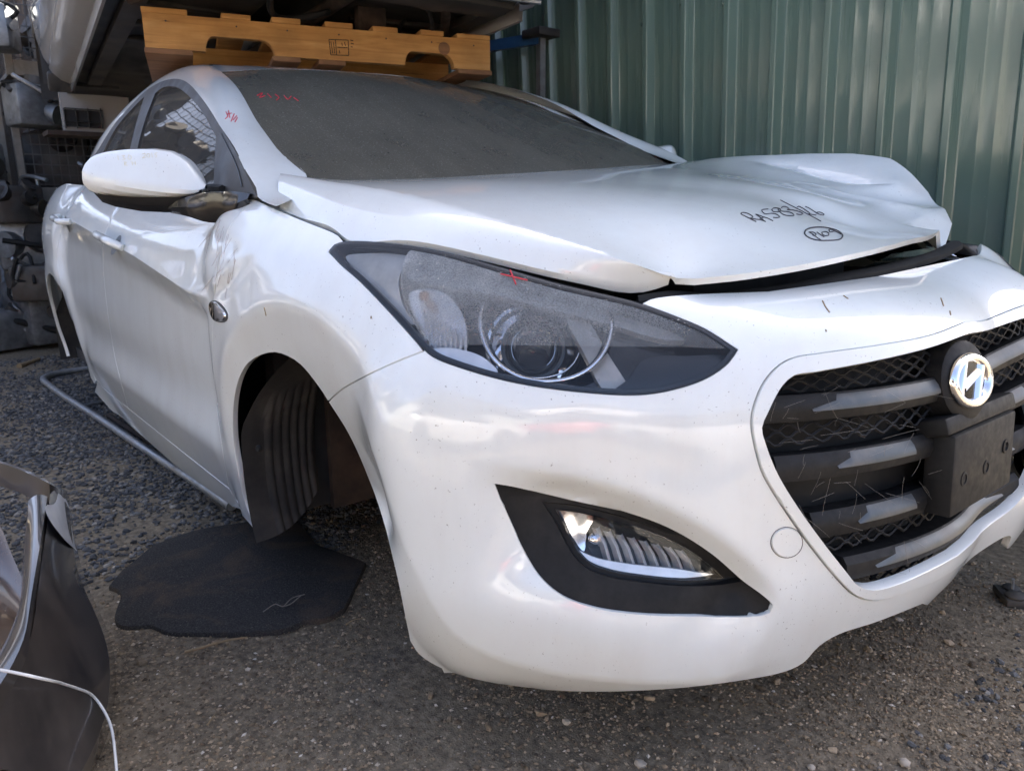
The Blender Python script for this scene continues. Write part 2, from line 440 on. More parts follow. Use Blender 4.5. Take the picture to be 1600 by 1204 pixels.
def trimmed(surf, outer, holes=(), lines=(), res=.012, offset=0, flange=.014, inset=.0016, hole_inset=None, post=None, round_=.0025):
    """a trimmed panel with a turned-in edge: returns V, F"""
    outer = inset_poly(np.asarray(outer), inset)
    holes = [inset_poly(np.asarray(h), -(inset if hole_inset is None else hole_inset)) for h in holes]
    P, T = cdt(outer, holes, lines, res)
    N = surf.normal(P); X = surf.f(P)+N*offset
    if surf.flip: T = T[:, ::-1]
    V = X; F = [tuple(t) for t in T]
    if flange:
        e = {}
        for t in T:
            for a, b in ((t[0], t[1]), (t[1], t[2]), (t[2], t[0])): e[(a, b)] = 1
        bd = [(a, b) for (a, b) in e if (b, a) not in e]
        ids = sorted({a for ab in bd for a in ab}); i1 = {v: len(V)+k for k, v in enumerate(ids)}; i2 = {v: len(V)+len(ids)+k for k, v in enumerate(ids)}
        # in-surface outward direction at each border vertex, for a small rounded turn
        out = np.zeros((len(V), 3))
        for a, b in bd:
            d = X[b]-X[a]; o = np.cross(d, N[a]); o /= np.linalg.norm(o)+1e-12; out[a] += o; out[b] += o
        ii = np.array(ids); oo = out[ii]/(np.linalg.norm(out[ii], axis=1)[:, None]+1e-9)
        V = np.vstack([X, X[ii]-N[ii]*round_+oo*round_*.45, X[ii]-N[ii]*flange+oo*round_*.45])
        for a, b in bd:
            F.append((b, a, i1[a], i1[b])); F.append((i1[b], i1[a], i2[a], i2[b]))
    if post is not None: V = post(V)
    return V, F
def panel(name, surf, outer, mat, parent, mirror=False, angle=32, **k):
    V, F = trimmed(surf, outer, **k)
    if mirror: V = warp(V*[1, -1, 1]); F = [f[::-1] for f in F]
    return mesh_obj(name, V, F, mat, parent, True, angle)
class TPS:
    def __init__(s, P, z, reg=1e-5):
        P = np.asarray(P, float); n = len(P); s.P = P
        A = np.zeros((n+3, n+3)); A[:n, :n] = s.k(P, P)+reg*np.eye(n); A[:n, n] = 1; A[:n, n+1:] = P
        A[n:, :n] = A[:n, n:].T
        s.w = np.linalg.solve(A, np.concatenate([z, [0, 0, 0]]))
    def k(s, A, B):
        r2 = ((A[:, None, :]-B[None])**2).sum(-1); return .5*r2*np.log(r2+1e-12)
    def __call__(s, Q):
        Q = np.asarray(Q, float); n = len(s.P); return s.k(Q, s.P) @ s.w[:n]+s.w[n]+Q @ s.w[n+1:]
# ------------------------------------------------------------------ white car: lower body surface (car axes: x forward from the front axle, y to its left, z up)
def warp(V):
    V = np.array(V, float); y = V[:, 1]; yp = np.maximum(y, 0)
    V[:, 2] += .10*yp*sst(0, .3, yp)
    V[:, 0] += .10*sst(.12, .45, yp)*sst(.30, .62, V[:, 0])
    return V
PLAN = np.array([(.890, .0), (.868, -.20), (.800, -.40), (.690, -.575), (.560, -.715), (.400, -.820), (.20, -.872), (-.05, -.890), (-.40, -.890),
                 (-.80, -.890), (-1.30, -.890), (-1.80, -.890), (-2.25, -.889), (-2.65, -.893), (-3.0, -.868), (-3.25, -.80)])
ZT = {0: [.10, .19, .27, .38, .50, .60, .68, .735, .775, .80], 2: [.09, .16, .27, .38, .50, .60, .68, .735, .775, .80],
      3: [.09, .16, .27, .38, .50, .60, .68, .735, .785, .82], 4: [.09, .16, .27, .38, .50, .60, .68, .74, .80, .85],
      5: [.10, .17, .27, .38, .50, .60, .68, .75, .815, .872], 6: [.12, .19, .27, .38, .50, .60, .68, .765, .835, .892],
      7: [.10, .185, .27, .38, .50, .60, .69, .78, .855, .92], 8: [.09, .18, .27, .38, .50, .61, .71, .81, .90, .98],
      12: [.09, .18, .27, .38, .50, .61, .72, .84, .955, 1.06], 15: [.09, .18, .27, .38, .50, .61, .72, .84, .955, 1.06]}
OT = {0: [-.10, -.04, -.01, 0, 0, -.005, -.02, -.045, -.10, -.20], 1: [-.10, -.04, -.01, 0, 0, -.005, -.02, -.045, -.10, -.20],
      2: [-.09, -.035, -.005, 0, -.002, -.01, -.03, -.06, -.115, -.20], 3: [-.09, -.035, -.005, 0, -.003, -.015, -.035, -.08, -.135, -.21],
      4: [-.09, -.03, -.005, 0, -.002, -.010, -.03, -.075, -.13, -.205], 5: [-.08, -.03, -.005, 0, 0, -.005, -.02, -.055, -.105, -.175],
      6: [-.06, -.025, -.006, 0, .003, -.000, -.01, -.035, -.08, -.145], 7: [-.06, -.035, -.015, -.005, .003, .002, -.005, -.022, -.055, -.125],
      8: [-.055, -.040, -.028, -.015, -.005, 0, -.002, -.01, -.04, -.115], 9: [-.055, -.040, -.028, -.015, -.005, 0, .0, -.004, -.035, -.10],
      15: [-.055, -.040, -.028, -.015, -.005, 0, .0, -.004, -.035, -.10]}
def _tab(T, n):
    ks = sorted(T); A = np.array([T[k] for k in ks], float)
    return np.stack([np.interp(np.arange(n), ks, A[:, j]) for j in range(A.shape[1])], 1)
NC = len(PLAN); Zt = _tab(ZT, NC); Ot = _tab(OT, NC)
_full = np.vstack([[PLAN[1]*[1, -1]], PLAN])
NRM = np.zeros((NC, 2))
for i in range(NC):
    t_ = _full[min(i+2, NC)]-_full[i]; t_ /= np.linalg.norm(t_); NRM[i] = (-t_[1], t_[0])
    if NRM[i][0]*.5*(i < 5)-NRM[i][1]*(i > 3) < 0: NRM[i] *= -1
NRM[0] = (1, 0)
GN = np.zeros((NC, 10, 3))
for i in range(NC):
    for j in range(10): GN[i, j, :2] = PLAN[i]+NRM[i]*Ot[i, j]; GN[i, j, 2] = Zt[i, j]
SARC = np.concatenate([[0], np.cumsum(np.linalg.norm(np.diff(PLAN, axis=0), axis=1))])
TARC = np.array([.10, .20, .27, .38, .50, .60, .69, .77, .85, .95])
_sx = np.concatenate([-SARC[1:4][::-1], SARC]); _gx = np.concatenate([GN[1:4][::-1]*[1, -1, 1], GN])
_es = nat_spline(_sx, _gx.reshape(len(_sx), -1)); _tb = nat_spline(TARC, np.eye(10))
def S0(q):
    q = np.asarray(q, float); s = np.abs(q[:, 0]); rows = _es(s).reshape(len(s), 10, 3)
    P = np.einsum('nj,njk->nk', _tb(q[:, 1]), rows); P[:, 1] *= np.where(q[:, 0] < 0, -1, 1)
    return P
def nrm0(q):
    h = 1e-3; a = S0(q+[h, 0])-S0(q-[h, 0]); b = S0(q+[0, h])-S0(q-[0, h]); n = np.cross(a, b)
    n /= np.linalg.norm(n, axis=1)[:, None]+1e-12; return n
_base = Surf(S0, (-.2, SARC[-1]), (.10, .95), 420, 110)
def bpix(pts, step=25.): return _base.pix(spl(pts, step=step))
NSIGN = 1.0 if nrm0(np.array([[.3, .5]]))[0][0] > 0 else -1.0
def soft(d, r=.005): return .5*(d+np.sqrt(d*d+r*r))       # smooth max(0,d)
LINES = []
C1 = bpix([(524, 606), (548, 635), (575, 672), (605, 725), (632, 790), (660, 860), (690, 922), (722, 968), (775, 1000), (850, 1022), (950, 1036), (1060, 1041), (1160, 1036), (1225, 1022), (1270, 1000), (1310, 965)])
C2 = bpix([(705, 704), (760, 716), (800, 726), (870, 740), (950, 757), (1010, 778), (1070, 806), (1120, 835), (1165, 872), (1200, 912), (1230, 955)])
C4 = bpix([(86, 330), (100, 338), (130, 355), (160, 372), (185, 386), (210, 400), (240, 420), (270, 440), (300, 456), (325, 464)])
C6 = bpix([(560, 600), (640, 618), (760, 640), (900, 662), (1020, 676), (1110, 682), (1160, 672)])
DN = [bpix(p, 8) for p in ([(384, 388), (362, 412), (345, 438), (330, 464)], [(402, 400), (372, 425), (345, 452), (325, 470)], [(352, 372), (346, 410), (338, 440), (334, 470)],
                           [(330, 466), (310, 460), (285, 445)], [(392, 425), (388, 455), (392, 490)])]
def _orient(L, uv):   # make + the side where the given pixel lies
    d, _ = sdist(_base.pix([uv]), L); return L if d[0] > 0 else L[::-1]
C1 = _orient(C1, (600, 880)); C2 = _orient(C2, (950, 800)); C4 = _orient(C4, (220, 360)); C6 = _orient(C6, (900, 720))
LINES = [C1, C2, C4]
ARC = (.02, .335)
def disp(q):
    a = np.stack([np.abs(q[:, 0]), q[:, 1]], 1); P = S0(a); x, z = P[:, 0], P[:, 2]; o = np.zeros(len(a))
    right = q[:, 0] > 0
    m = (a[:, 0] < 1.35)
    if m.any():
        d, f = sdist(a[m], C1); fade = sst(.0, .14, f)*(1-sst(.74, .94, f)); w = .115-.060*sst(.38, .52, f)
        o1 = .035*fade*np.where(d > 0, np.maximum(0, 1-soft(d, .003)/w), 1-sst(0, .34, -d))
        d, f = sdist(a[m], C2); dd = soft(d, .006); fade = sst(.04, .30, f)*(1-sst(.86, 1.0, f))
        prof = np.where(dd < .040, .95*dd, np.maximum(0, .038*(1-sst(.040, .24, dd))))
        o1 += -np.minimum(prof, .038)*fade
        d, f = sdist(a[m], C6); fade = sst(0, .2, f)*(1-sst(.85, 1, f))
        o1 += .0035*np.exp(-(d/.06)**2)*fade
        o[m] += o1
    # wheel-arch flare
    r = np.hypot(x-ARC[0], z-ARC[1]); fl = sst(.30, .42, z)*sst(-.42, -.30, x)*(1-sst(.28, .40, x))
    o += -.36*soft(.425-r, .006)*fl*(r < .5)+.004*np.exp(-((r-.425)/.03)**2)*fl
    r2 = np.hypot(x+2.65, z-.325); o += (.010*np.exp(-((r2-.37)/.05)**2))*sst(.25, .4, z)*(x < -2.0)
    # door character line, waist and lower scoop
    m = (a[:, 0] > 1.70)
    if m.any():
        d, f = sdist(a[m], C4); fade = (1-sst(.93, 1.0, f))*sst(0, .05, f)
        up = soft(d, .004); dn = soft(-d, .004)
        o2 = .0035*np.exp(-np.abs(d)/.007)*fade-(.30*up/(1+4*up))*fade-.028*(sst(-.01, .06, dn)-.6*sst(.06, .30, dn))*fade
        zz = z[m]; fx = sst(-2.30, -2.05, x[m])*(1-sst(-.52, -.40, x[m]))
        o2 += fx*(.016*np.exp(-np.maximum(0, zz-.345)**2/.06**2)-.16*soft(.345-zz, .004)-.010*np.exp(-((zz-.47)/.07)**2))
        o[m] += o2
    # collision damage at the fender / door joint on the right side
    m = right & (a[:, 0] > 1.35) & (a[:, 0] < 2.2) & (a[:, 1] > .60)
    if m.any():
        for k, L in enumerate(DN):
            d, f = sdist(a[m], L); e = np.exp(-(np.abs(d)/.014)**1.0)*np.sin(np.clip(f, .02, .98)*PI)
            o[m] += (.010, -.009, .007, .008, -.004)[k]*e
        qq = a[m]; o[m] += .0028*np.sin(qq[:, 0]*38+qq[:, 1]*22+2*np.sin(qq[:, 1]*30))*np.exp(-((qq[:, 0]-1.80)/.16)**2-((qq[:, 1]-.76)/.09)**2)
    # left front corner is stove in a little
    m = ~right & (a[:, 0] > .3) & (a[:, 0] < 1.2)
    if m.any():
        qq = a[m]; o[m] += .010*np.sin(qq[:, 0]*23)*np.sin(qq[:, 1]*17)*sst(.30, .5, qq[:, 0])*sst(.45, .6, qq[:, 1])
    return o
def S(q):
    q = np.asarray(q, float); a = np.stack([np.abs(q[:, 0]), q[:, 1]], 1)
    P = S0(a)+nrm0(a)*NSIGN*disp(q)[:, None]
    P[:, 1] *= np.where(q[:, 0] < 0, -1, 1)
    return warp(P)
BODY = Surf(S, (-1.2, SARC[-1]), (.10, .95), 640, 150, flip=(NSIGN < 0))
def bp(pts, step=10., closed=False):
    L = spl(pts, closed, step); q = BODY.pix(L); e = np.hypot(*(proj(S(q))-L).T)
    if e.max() > 1.5: print('TRACE', pts[0], pts[-1], L[e.argmax()].round(), e.max().round(1))
    return q
def xz(pts):
    """(x,z) on the right flank -> (s,t)"""
    pts = np.asarray(pts, float); q = np.stack([np.interp(-pts[:, 0], -PLAN[:, 0], SARC), np.clip(pts[:, 1], .1, .95)], 1); h = 1e-4
    for _ in range(15):
        p0 = S(q)[:, [0, 2]]; J = np.stack([(S(q+[h, 0])[:, [0, 2]]-p0)/h, (S(q+[0, h])[:, [0, 2]]-p0)/h], 2)
        q = q+np.clip(np.linalg.solve(J, (pts-p0)[..., None])[..., 0], -.05, .05); q[:, 1] = np.clip(q[:, 1], .1, .95)
    return q
def mirror_half(L):
    """close an open right-half polyline (starting and ending on s=0) by its mirror image"""
    L = np.array(L); L[0, 0] = L[-1, 0] = 0
    return np.vstack([L, (L[1:-1]*[-1, 1])[::-1]])
def off_lines(Ls, r=.006):
    out = []
    for L in Ls:
        t = np.gradient(L, axis=0); t /= np.linalg.norm(t, axis=1)[:, None]+1e-12; n = np.stack([-t[:, 1], t[:, 0]], 1)
        out += [L-n*r, L, L+n*r]
    return out
CREASES = off_lines([C1, C2])
CREASES_L = [L*[-1, 1] for L in CREASES]

car = empty('damaged_car', (0, 0, 0))
tag(car, 'white hatchback with crumpled bonnet, missing wheels and dusty windscreen', 'car')

# ---- outlines traced on the body
HL_TOP = [(514, 392), (523, 382), (545, 377), (624, 382), (699, 395), (786, 419), (874, 444), (992, 472), (1050, 492), (1100, 513), (1152, 546, 1)]
HL_BOT = [(1152, 546, 1), (1138, 566), (1108, 588), (1060, 606), (1000, 616), (900, 611), (800, 596), (712, 571), (676, 556), (655, 538)]
HL_OUT = [(655, 538), (632, 512), (600, 477), (562, 438), (530, 410), (514, 392)]
GAP_BF = [(662, 548), (612, 568), (560, 593), (530, 611), (513, 627, 1)]
ARCH_F = [(513, 627, 1), (545, 678), (575, 745), (600, 820), (620, 900), (632, 960), (640, 1000, 1)]
LIP = [(640, 1000, 1), (655, 1022), (700, 1048), (780, 1068), (900, 1080), (1050, 1076), (1160, 1063), (1225, 1050), (1255, 1036), (1280, 1010), (1310, 992), (1370, 972), (1440, 944)]
GS_OUT = [(1505, 504), (1452, 524), (1366, 540), (1280, 552), (1236, 560), (1212, 575), (1190, 603), (1175, 645), (1174, 668), (1183, 712), (1193, 742), (1258, 842), (1318, 915), (1336, 930), (1360, 937), (1392, 932), (1452, 909), (1470, 901)]
GS_IN = [(1510, 523), (1452, 544), (1366, 565), (1270, 583), (1240, 588), (1222, 604), (1200, 645), (1191, 668), (1196, 690), (1215, 738), (1258, 807), (1323, 893), (1340, 912), (1362, 918), (1409, 906), (1474, 876)]
FOG = [(775, 757, 1), (800, 761), (900, 784), (985, 803), (1050, 828), (1110, 865), (1160, 908), (1190, 930), (1206, 946), (1203, 955), (1185, 960), (1100, 961), (1000, 958), (930, 948), (880, 930), (845, 900), (820, 860), (800, 815), (783, 778)]
DOOR_F = [(398, 311), (378, 330), (360, 352), (348, 385), (340, 425), (334, 465), (333, 503), (332, 545), (336, 607), (341, 655), (348, 705), (358, 763)]
DOOR_B = [(358, 763), (300, 717), (237, 667), (200, 637)]
GAP_B = [(200, 637), (190, 600), (180, 560), (170, 500), (164, 450), (161, 408), (163, 370), (178, 333)]
GAP_R = [(150, 595), (129, 545), (108, 486), (97, 451), (91, 420), (90, 390), (97, 355), (108, 325)]

g_out = mirror_half(bp(GS_OUT)); g_in = mirror_half(bp(GS_IN)); fog = bp(FOG, 9, True)
fogL = (fog*[-1, 1])[::-1]
half = np.vstack([[[0, .947]], bp([(1200, 455), (1060, 461), (1016, 467), (1002, 474, 1)], 14), bp(HL_TOP[8:]), bp(HL_BOT)[1:-1], bp(GAP_BF), bp(ARCH_F)[1:], bp(LIP)[1:], [[0, bp([(1462, 935)])[0, 1]]]])
half[1, 1] = min(half[1, 1], .947)
bumper_out = mirror_half(half)
V, F = trimmed(BODY, bumper_out, [g_out, fog, fogL], CREASES+CREASES_L, res=.0105)
bumper = mesh_obj('front_bumper', V, F, 'white', car, True, 30)
V, F = trimmed(BODY, g_out, [g_in], (), res=.014, offset=.004, flange=.022, inset=.0022)
surround = mesh_obj('grille_surround', V, F, 'white', car, True, 35)
# fender, doors, sill, quarter
fender_top = [(398, 311, 1), (432, 327), (480, 347), (528, 367), (538, 378, 1), (523, 384), (514, 393)]
fend = np.vstack([bp(fender_top), bp(HL_OUT[::-1])[1:], [bp([(662, 548)])[0]], bp(GAP_BF)[1:],
                  bp([(513, 627, 1), (500, 607), (470, 570), (450, 557), (430, 551), (408, 555), (388, 568), (374, 592), (366, 630), (365, 680), (371, 730), (383, 785), (403, 832, 1)])[1:],
                  bp([(403, 832), (385, 808), (362, 770, 1)])[1:], bp(DOOR_F[::-1])[:-1]])
for mir in (False, True): panel('fender', BODY, fend, 'white', car, mirror=mir, res=.0105, lines=off_lines([C1, C4]+DN[:0]))
belt = lambda x: .965+(-.35-x)*.047
bx = np.linspace(-.42, -1.46, 24)
fd = np.vstack([bp(DOOR_F), bp(DOOR_B)[1:], bp(GAP_B)[1:-1], xz([(x, belt(x)) for x in bx[::-1]])[:-1]])
rx_ = np.linspace(-1.50, -2.30, 18)
rd = np.vstack([bp(GAP_B)[::-1][1:], bp([(200, 637), (175, 618), (152, 597)])[1:], bp(GAP_R)[1:-1], xz([(x, belt(x)) for x in rx_[::-1]])])
D4 = off_lines([C4], .005)
doors = []
for mir in (False, True):
    doors.append(panel('front_door', BODY, fd, 'white', car, mirror=mir, res=.014, lines=D4))
    doors.append(panel('rear_door', BODY, rd, 'white', car, mirror=mir, res=.018, lines=D4))
ra = [(-2.65+.34*math.cos(a), .325+.335*math.sin(a)) for a in np.linspace(math.radians(-18), math.radians(198), 40)]
gr_ = bp(GAP_R)
qp = np.vstack([gr_, xz([(-2.35, belt(-2.33)), (-2.6, belt(-2.6)), (-2.9, 1.05)]), [[SARC[-1]-.02, .94]], [[SARC[-1]-.02, .5]], [[SARC[-1]-.02, .23]], xz(ra[::-1]), xz([(-2.28, .20)])])
for mir in (False, True): panel('quarter_panel', BODY, qp, 'white', car, mirror=mir, res=.022)
sill = np.vstack([bp(DOOR_B), bp([(200, 637), (175, 618), (152, 597, 1)])[1:], bp([(148, 612, 1), (200, 668), (300, 746), (370, 797), (400, 830, 1), (362, 770, 1)])])
for mir in (False, True): panel('sill', BODY, sill, 'white', car, mirror=mir, res=.016, flange=.018)
# ------------------------------------------------------------------ bonnet
h_edge = [ony(u, v, y) for (u, v), y in zip([(437, 326), (480, 343), (528, 362), (543, 374), (620, 375), (705, 387), (786, 406), (870, 426), (925, 438), (977, 448), (1005, 447), (1045, 435)],
          [-.765, -.77, -.775, -.775, -.74, -.69, -.64, -.585, -.54, -.497, -.478, -.45])]
h_crease = [ony(u, v, y) for (u, v), y in zip([(438, 271), (500, 282), (560, 291), (640, 306), (720, 327), (800, 352), (880, 376), (950, 399), (1010, 419), (1056, 434)],
            [-.72, -.705, -.69, -.665, -.633, -.60, -.56, -.52, -.484, -.45])]
h_front = [onx(u, v, x) for u, v, x in [(1120, 432, .64), (1187, 424, .672), (1250, 414, .69), (1300, 404, .70), (1375, 387, .70), (1431, 372, .69), (1465, 362, .675), (1484, 338, .645), (1490, 328, .615)]]
h_left = [ony(u, v, y) for u, v, y in [(1450, 300, .66), (1418, 266, .70), (1392, 248, .735), (1330, 240, .75), (1260, 240, .745), (1180, 243, .735), (1110, 248, .725), (1060, 254, .72)]]
h_rear = [onx(u, v, x) for u, v, x in [(1000, 258, -.30), (930, 263, -.245), (850, 268, -.21), (770, 273, -.20), (700, 277, -.215), (620, 280, -.25), (560, 281, -.285), (500, 279, -.335)]]
fold = [ony(u, v, y) for u, v, y in [(1240, 256, .66), (1290, 268, .63), (1340, 278, .615), (1400, 285, .60), (1180, 250, .68)]]
rid = [ony(u, v, y) for u, v, y in [(1240, 286, .50), (1330, 314, .44), (1400, 324, .43), (1455, 326, .52), (1300, 292, .53), (1370, 302, .55), (1420, 309, .58)]]
dent = [ony(u, v, y) for u, v, y in [(1425, 346, .36), (1455, 340, .42), (1330, 352, .17)]]
mid = [(.25, 0, .972), (.25, -.35, .948), (.0, -.40, .988), (.02, 0, 1.005), (.47, 0, .925), (.47, -.25, .905), (.2, .32, .995), (-.05, .35, 1.035), (.45, .22, .945)]
ctrl = np.array([*h_crease, *h_front, *h_left, *h_rear, *fold, *rid, *dent, *mid])
HT = TPS(ctrl[:, :2], ctrl[:, 2], 2e-5)
def creaselike(q, A, B, w):
    A, B = np.array(A), np.array(B); d, f = sdist(q, np.array([A, B])); return np.exp(-np.abs(d)/w)*np.sin(np.clip(f, 0, 1)*PI)
fA = np.array([p[:2] for p in (fold[4], fold[0], fold[1], fold[2], fold[3])]); fB = np.array([p[:2] for p in (rid[0], rid[1], rid[2], rid[3])])
fC = np.array([ony(u, v, y)[:2] for u, v, y in [(1405, 352, .31), (1425, 340, .36), (1448, 328, .44), (1474, 325, .54), (1488, 328, .60)]])
fCs = np.sign(sdist(np.array([h_front[6][:2]]), fC)[0][0])
def hood_f(q):
    q = np.asarray(q, float); z = HT(q)
    d, f = sdist(q, fA); z = z-.024*np.exp(-np.abs(d)/.022)*np.sin(np.clip(f, .01, .99)*PI)**.6
    d, f = sdist(q, fB); z = z+.016*np.exp(-np.abs(d)/.022)*np.sin(np.clip(f, .01, .99)*PI)**.6
    d, f = sdist(q, fC); z = z-.85*soft(d*fCs, .004)*(f > .01)*(f < .99)*sst(0, .15, f)
    r = np.hypot(q[:, 0]-.40, q[:, 1]-.12); z = z-.006*np.exp(-(r/.10)**2)
    return np.column_stack([q, z])
HOOD = Surf(hood_f, (-.45, .75), (-.75, .80), 200, 200, flip=False)
def dense(P, n): return spl3(np.array(P), n)
cr_d = dense(h_crease, 46); fr_d = dense([h_crease[-1]]+h_front, 34)[1:]; _ll = np.array([h_front[-1]]+h_left); _ld = np.concatenate([[0], np.cumsum(np.linalg.norm(np.diff(_ll, axis=0), axis=1))]); lf_d = np.stack([np.interp(np.linspace(0, _ld[-1], 60), _ld, _ll[:, k]) for k in range(3)], 1)[1:]; rr_d = dense([h_left[-1]]+h_rear+[h_crease[0]], 40)[1:-1]
ho = np.vstack([cr_d[:, :2], fr_d[:, :2], lf_d[:, :2], rr_d[:, :2]])
Pq, Tq = cdt(ho, [], [fA, fB, fC], .014)
Vh = hood_f(Pq); Fh = [tuple(t) for t in Tq]
def border(F):
    e = {}
    for f in F:
        for i in range(len(f)): e[(f[i], f[(i+1) % len(f)])] = 1
    return [(a, b) for a, b in e if (b, a) not in e]
# outer facet below the crease
ed_d = dense(h_edge, 46); cz = hood_f(cr_d[:, :2])
fac = np.stack([cz+(ed_d-cz)*t+np.array([0, -.35, 1])*(.010*math.sin(t*PI)) for t in np.linspace(0, 1, 9)], 1)
hb = MB(); hb.add(Vh, Fh); hb.grid(fac)
bm = bmesh.new(); vv = [bm.verts.new(v) for v in hb.V]
for f in hb.F:
    try: bm.faces.new([vv[i] for i in f])
    except ValueError: pass
bmesh.ops.remove_doubles(bm, verts=bm.verts, dist=.0012)
bmesh.ops.recalc_face_normals(bm, faces=bm.faces)
if sum(f.normal.z*f.calc_area() for f in bm.faces) < 0: bmesh.ops.reverse_faces(bm, faces=bm.faces)
# folded edge
bd = [e for e in bm.edges if len(e.link_faces) == 1]
r_ = bmesh.ops.extrude_edge_only(bm, edges=bd); nv = [v for v in r_['geom'] if isinstance(v, bmesh.types.BMVert)]
cen = Vector((.15, 0, .95))
for v in nv:
    v.co.z -= .012; v.co += (cen-v.co).normalized()*.006
bm.verts.index_update(); hV = [tuple(v.co) for v in bm.verts]; hF = [tuple(v.index for v in f.verts) for f in bm.faces]; bm.free()
hood = mesh_obj('bonnet', hV, hF, 'white', car, True, 38)

# ------------------------------------------------------------------ windscreen, roof, pillars
ws_r = [ony(u, v, y) for (u, v), y in zip([(478, 272), (440, 240), (420, 215), (400, 187), (385, 160), (365, 130), (345, 112)], [-.66, -.65, -.64, -.625, -.61, -.585, -.56])]
ws_t = [ony(u, v, y) for (u, v), y in zip([(345, 112), (430, 108), (550, 113), (650, 122), (730, 137)], [-.56, -.40, -.15, .13, .42])]
ws_l = [np.array(p) for p in [(-1.235, .515, 1.395), (-.95, .585, 1.312), (-.70, .675, 1.208), (-.45, .712, 1.108), (-.36, .725, 1.06)]]
ws_b = [np.array(p)+[.03, 0, -.012] for p in [(-.34, .70, 1.05)]]+[onx(u, v, x)+np.array([.05, 0, -.02]) for u, v, x in [(1000, 258, -.30), (850, 268, -.21), (700, 277, -.215), (560, 281, -.285)]]
wpts = np.array([*ws_r, *ws_t[1:], *ws_l, *ws_b]); WT = TPS(wpts[:, :2], wpts[:, 2], 1e-5)
wsf = lambda q: np.column_stack([q, WT(q)])
WS = Surf(wsf, (-1.35, .0), (-.75, .8), 120, 120)
wo_ = np.vstack([dense(ws_r, 20)[:, :2], dense(ws_t, 24)[1:, :2], dense(ws_l, 16)[1:, :2], dense(ws_b, 24)[:, :2]])
windscreen = panel('windscreen', WS, wo_, 'windscreen', car, res=.03, flange=.005, inset=0)
roofsil = [ony(u, v, y) for (u, v), y in zip([(332, 104), (310, 100), (290, 102), (270, 109), (250, 119), (225, 136), (200, 159), (175, 187), (155, 220)], [-.55, -.565, -.575, -.58, -.585, -.59, -.59, -.59, -.6])]
cant = [np.array(p) for p in [(-1.27, -.535, 1.388), (-1.50, -.53, 1.425), (-1.75, -.535, 1.432), (-2.1, -.54, 1.412), (-2.5, -.545, 1.362), (-2.85, -.55, 1.285)]]
rp = [*ws_t, *cant, *[c*[1, -1, 1]+[0, 0, .035] for c in cant[1:]], *[np.array(p) for p in [(-1.3, 0, 1.425), (-1.6, 0, 1.455), (-2.2, 0, 1.445), (-2.7, 0, 1.39), (-3.1, 0, 1.27), (-1.6, .3, 1.46), (-1.6, -.3, 1.445)]]]
rp = np.array(rp); RTPS = TPS(rp[:, :2], rp[:, 2], 2e-5)
ROOF = Surf(lambda q: np.column_stack([q, RTPS(q)]), (-3.2, -.9), (-.6, .6), 60, 40)
ro = np.vstack([dense(ws_t, 24)[:, :2]-[.004, 0], [c[:2]*[1, -1] for c in cant[1:]], [(-3.12, .4), (-3.15, 0), (-3.12, -.4)], [c[:2] for c in cant[::-1][:-1]]])
panel('roof', ROOF, ro, 'white', car, res=.05, flange=.012, inset=0)
# pillar and cant rail, right then left
frame_px = [(432, 322), (402, 307), (385, 272), (370, 240), (345, 200), (328, 172), (312, 150), (297, 133), (280, 124), (262, 125), (237, 136), (225, 145), (200, 170), (175, 200), (155, 232), (140, 252)]
def gy(x, z): h = z-.95; return -(.800-.30*h-.40*h*h)+.030*np.maximum(0, -1.5-x)**2*1.3
def glass_hit(u, v, off=0):
    X = ony(u, v, -.75)
    for _ in range(80): X = .5*X+.5*ony(u, v, gy(X[0], X[2])+off)
    return X
frame_line = [glass_hit(*p) for p in frame_px]
Wc = [np.array((-.235, -.70, .965))]+ws_r+[c for c in cant[0:]]
Wd = dense(Wc, 70); Dd = dense(frame_line, 70)
def tpt(L, x): L = np.array(L); o = np.argsort(L[:, 0]); return np.stack([np.interp(x, L[o, 0], L[o, k]) for k in range(3)], -1)
xsW = np.linspace(0, 1, 70)
crest = []
rs_d = dense([ws_r[1]*.5+frame_line[3]*.5+np.array([.02, -.012, .012]), *[.45*ws_r[k]+.55*tpt(frame_line, ws_r[k][0]-.05)+np.array([.0, -.010, .014]) for k in (3, 5)], *roofsil[1:]], 60)
for a, b in zip(Wd, Dd):
    m_ = .5*(a+b); crest.append(m_)
crest = np.array(crest)
# bulge the strip outwards so that its silhouette follows the roof line
dirn = Wd-Dd; L_ = np.linalg.norm(dirn, axis=1)[:, None]
tang = np.gradient(Dd, axis=0); nn = np.cross(tang, dirn); nn /= np.linalg.norm(nn, axis=1)[:, None]; nn *= np.sign(nn[:, 2:3]+1e-9)*1
nn = np.where((nn[:, 1:2] > 0), -nn, nn)
rows = []
for t in np.linspace(0, 1, 13): rows.append(Dd+(Wd-Dd)*t+nn*(.126*L_*t*(1-t)*4*sst(.04, .30, np.linspace(0, 1, 70))[:, None]))
Pg = np.stack(rows, 1)
for mir in (False, True):
    b_ = MB()
    if mir: b_.grid(warp((Pg*[1, -1, 1]).reshape(-1, 3)).reshape(Pg.shape))
    else: b_.grid(Pg, flip=True)
    # inner skin so the strip has thickness
    inn = Pg.copy(); inn -= nn[:, None, :]*.03
    if mir: b_.grid(warp((inn*[1, -1, 1]).reshape(-1, 3)).reshape(Pg.shape), flip=True)
    else: b_.grid(inn)
    b_.build('roof_pillar', 'white', car, True, 50)
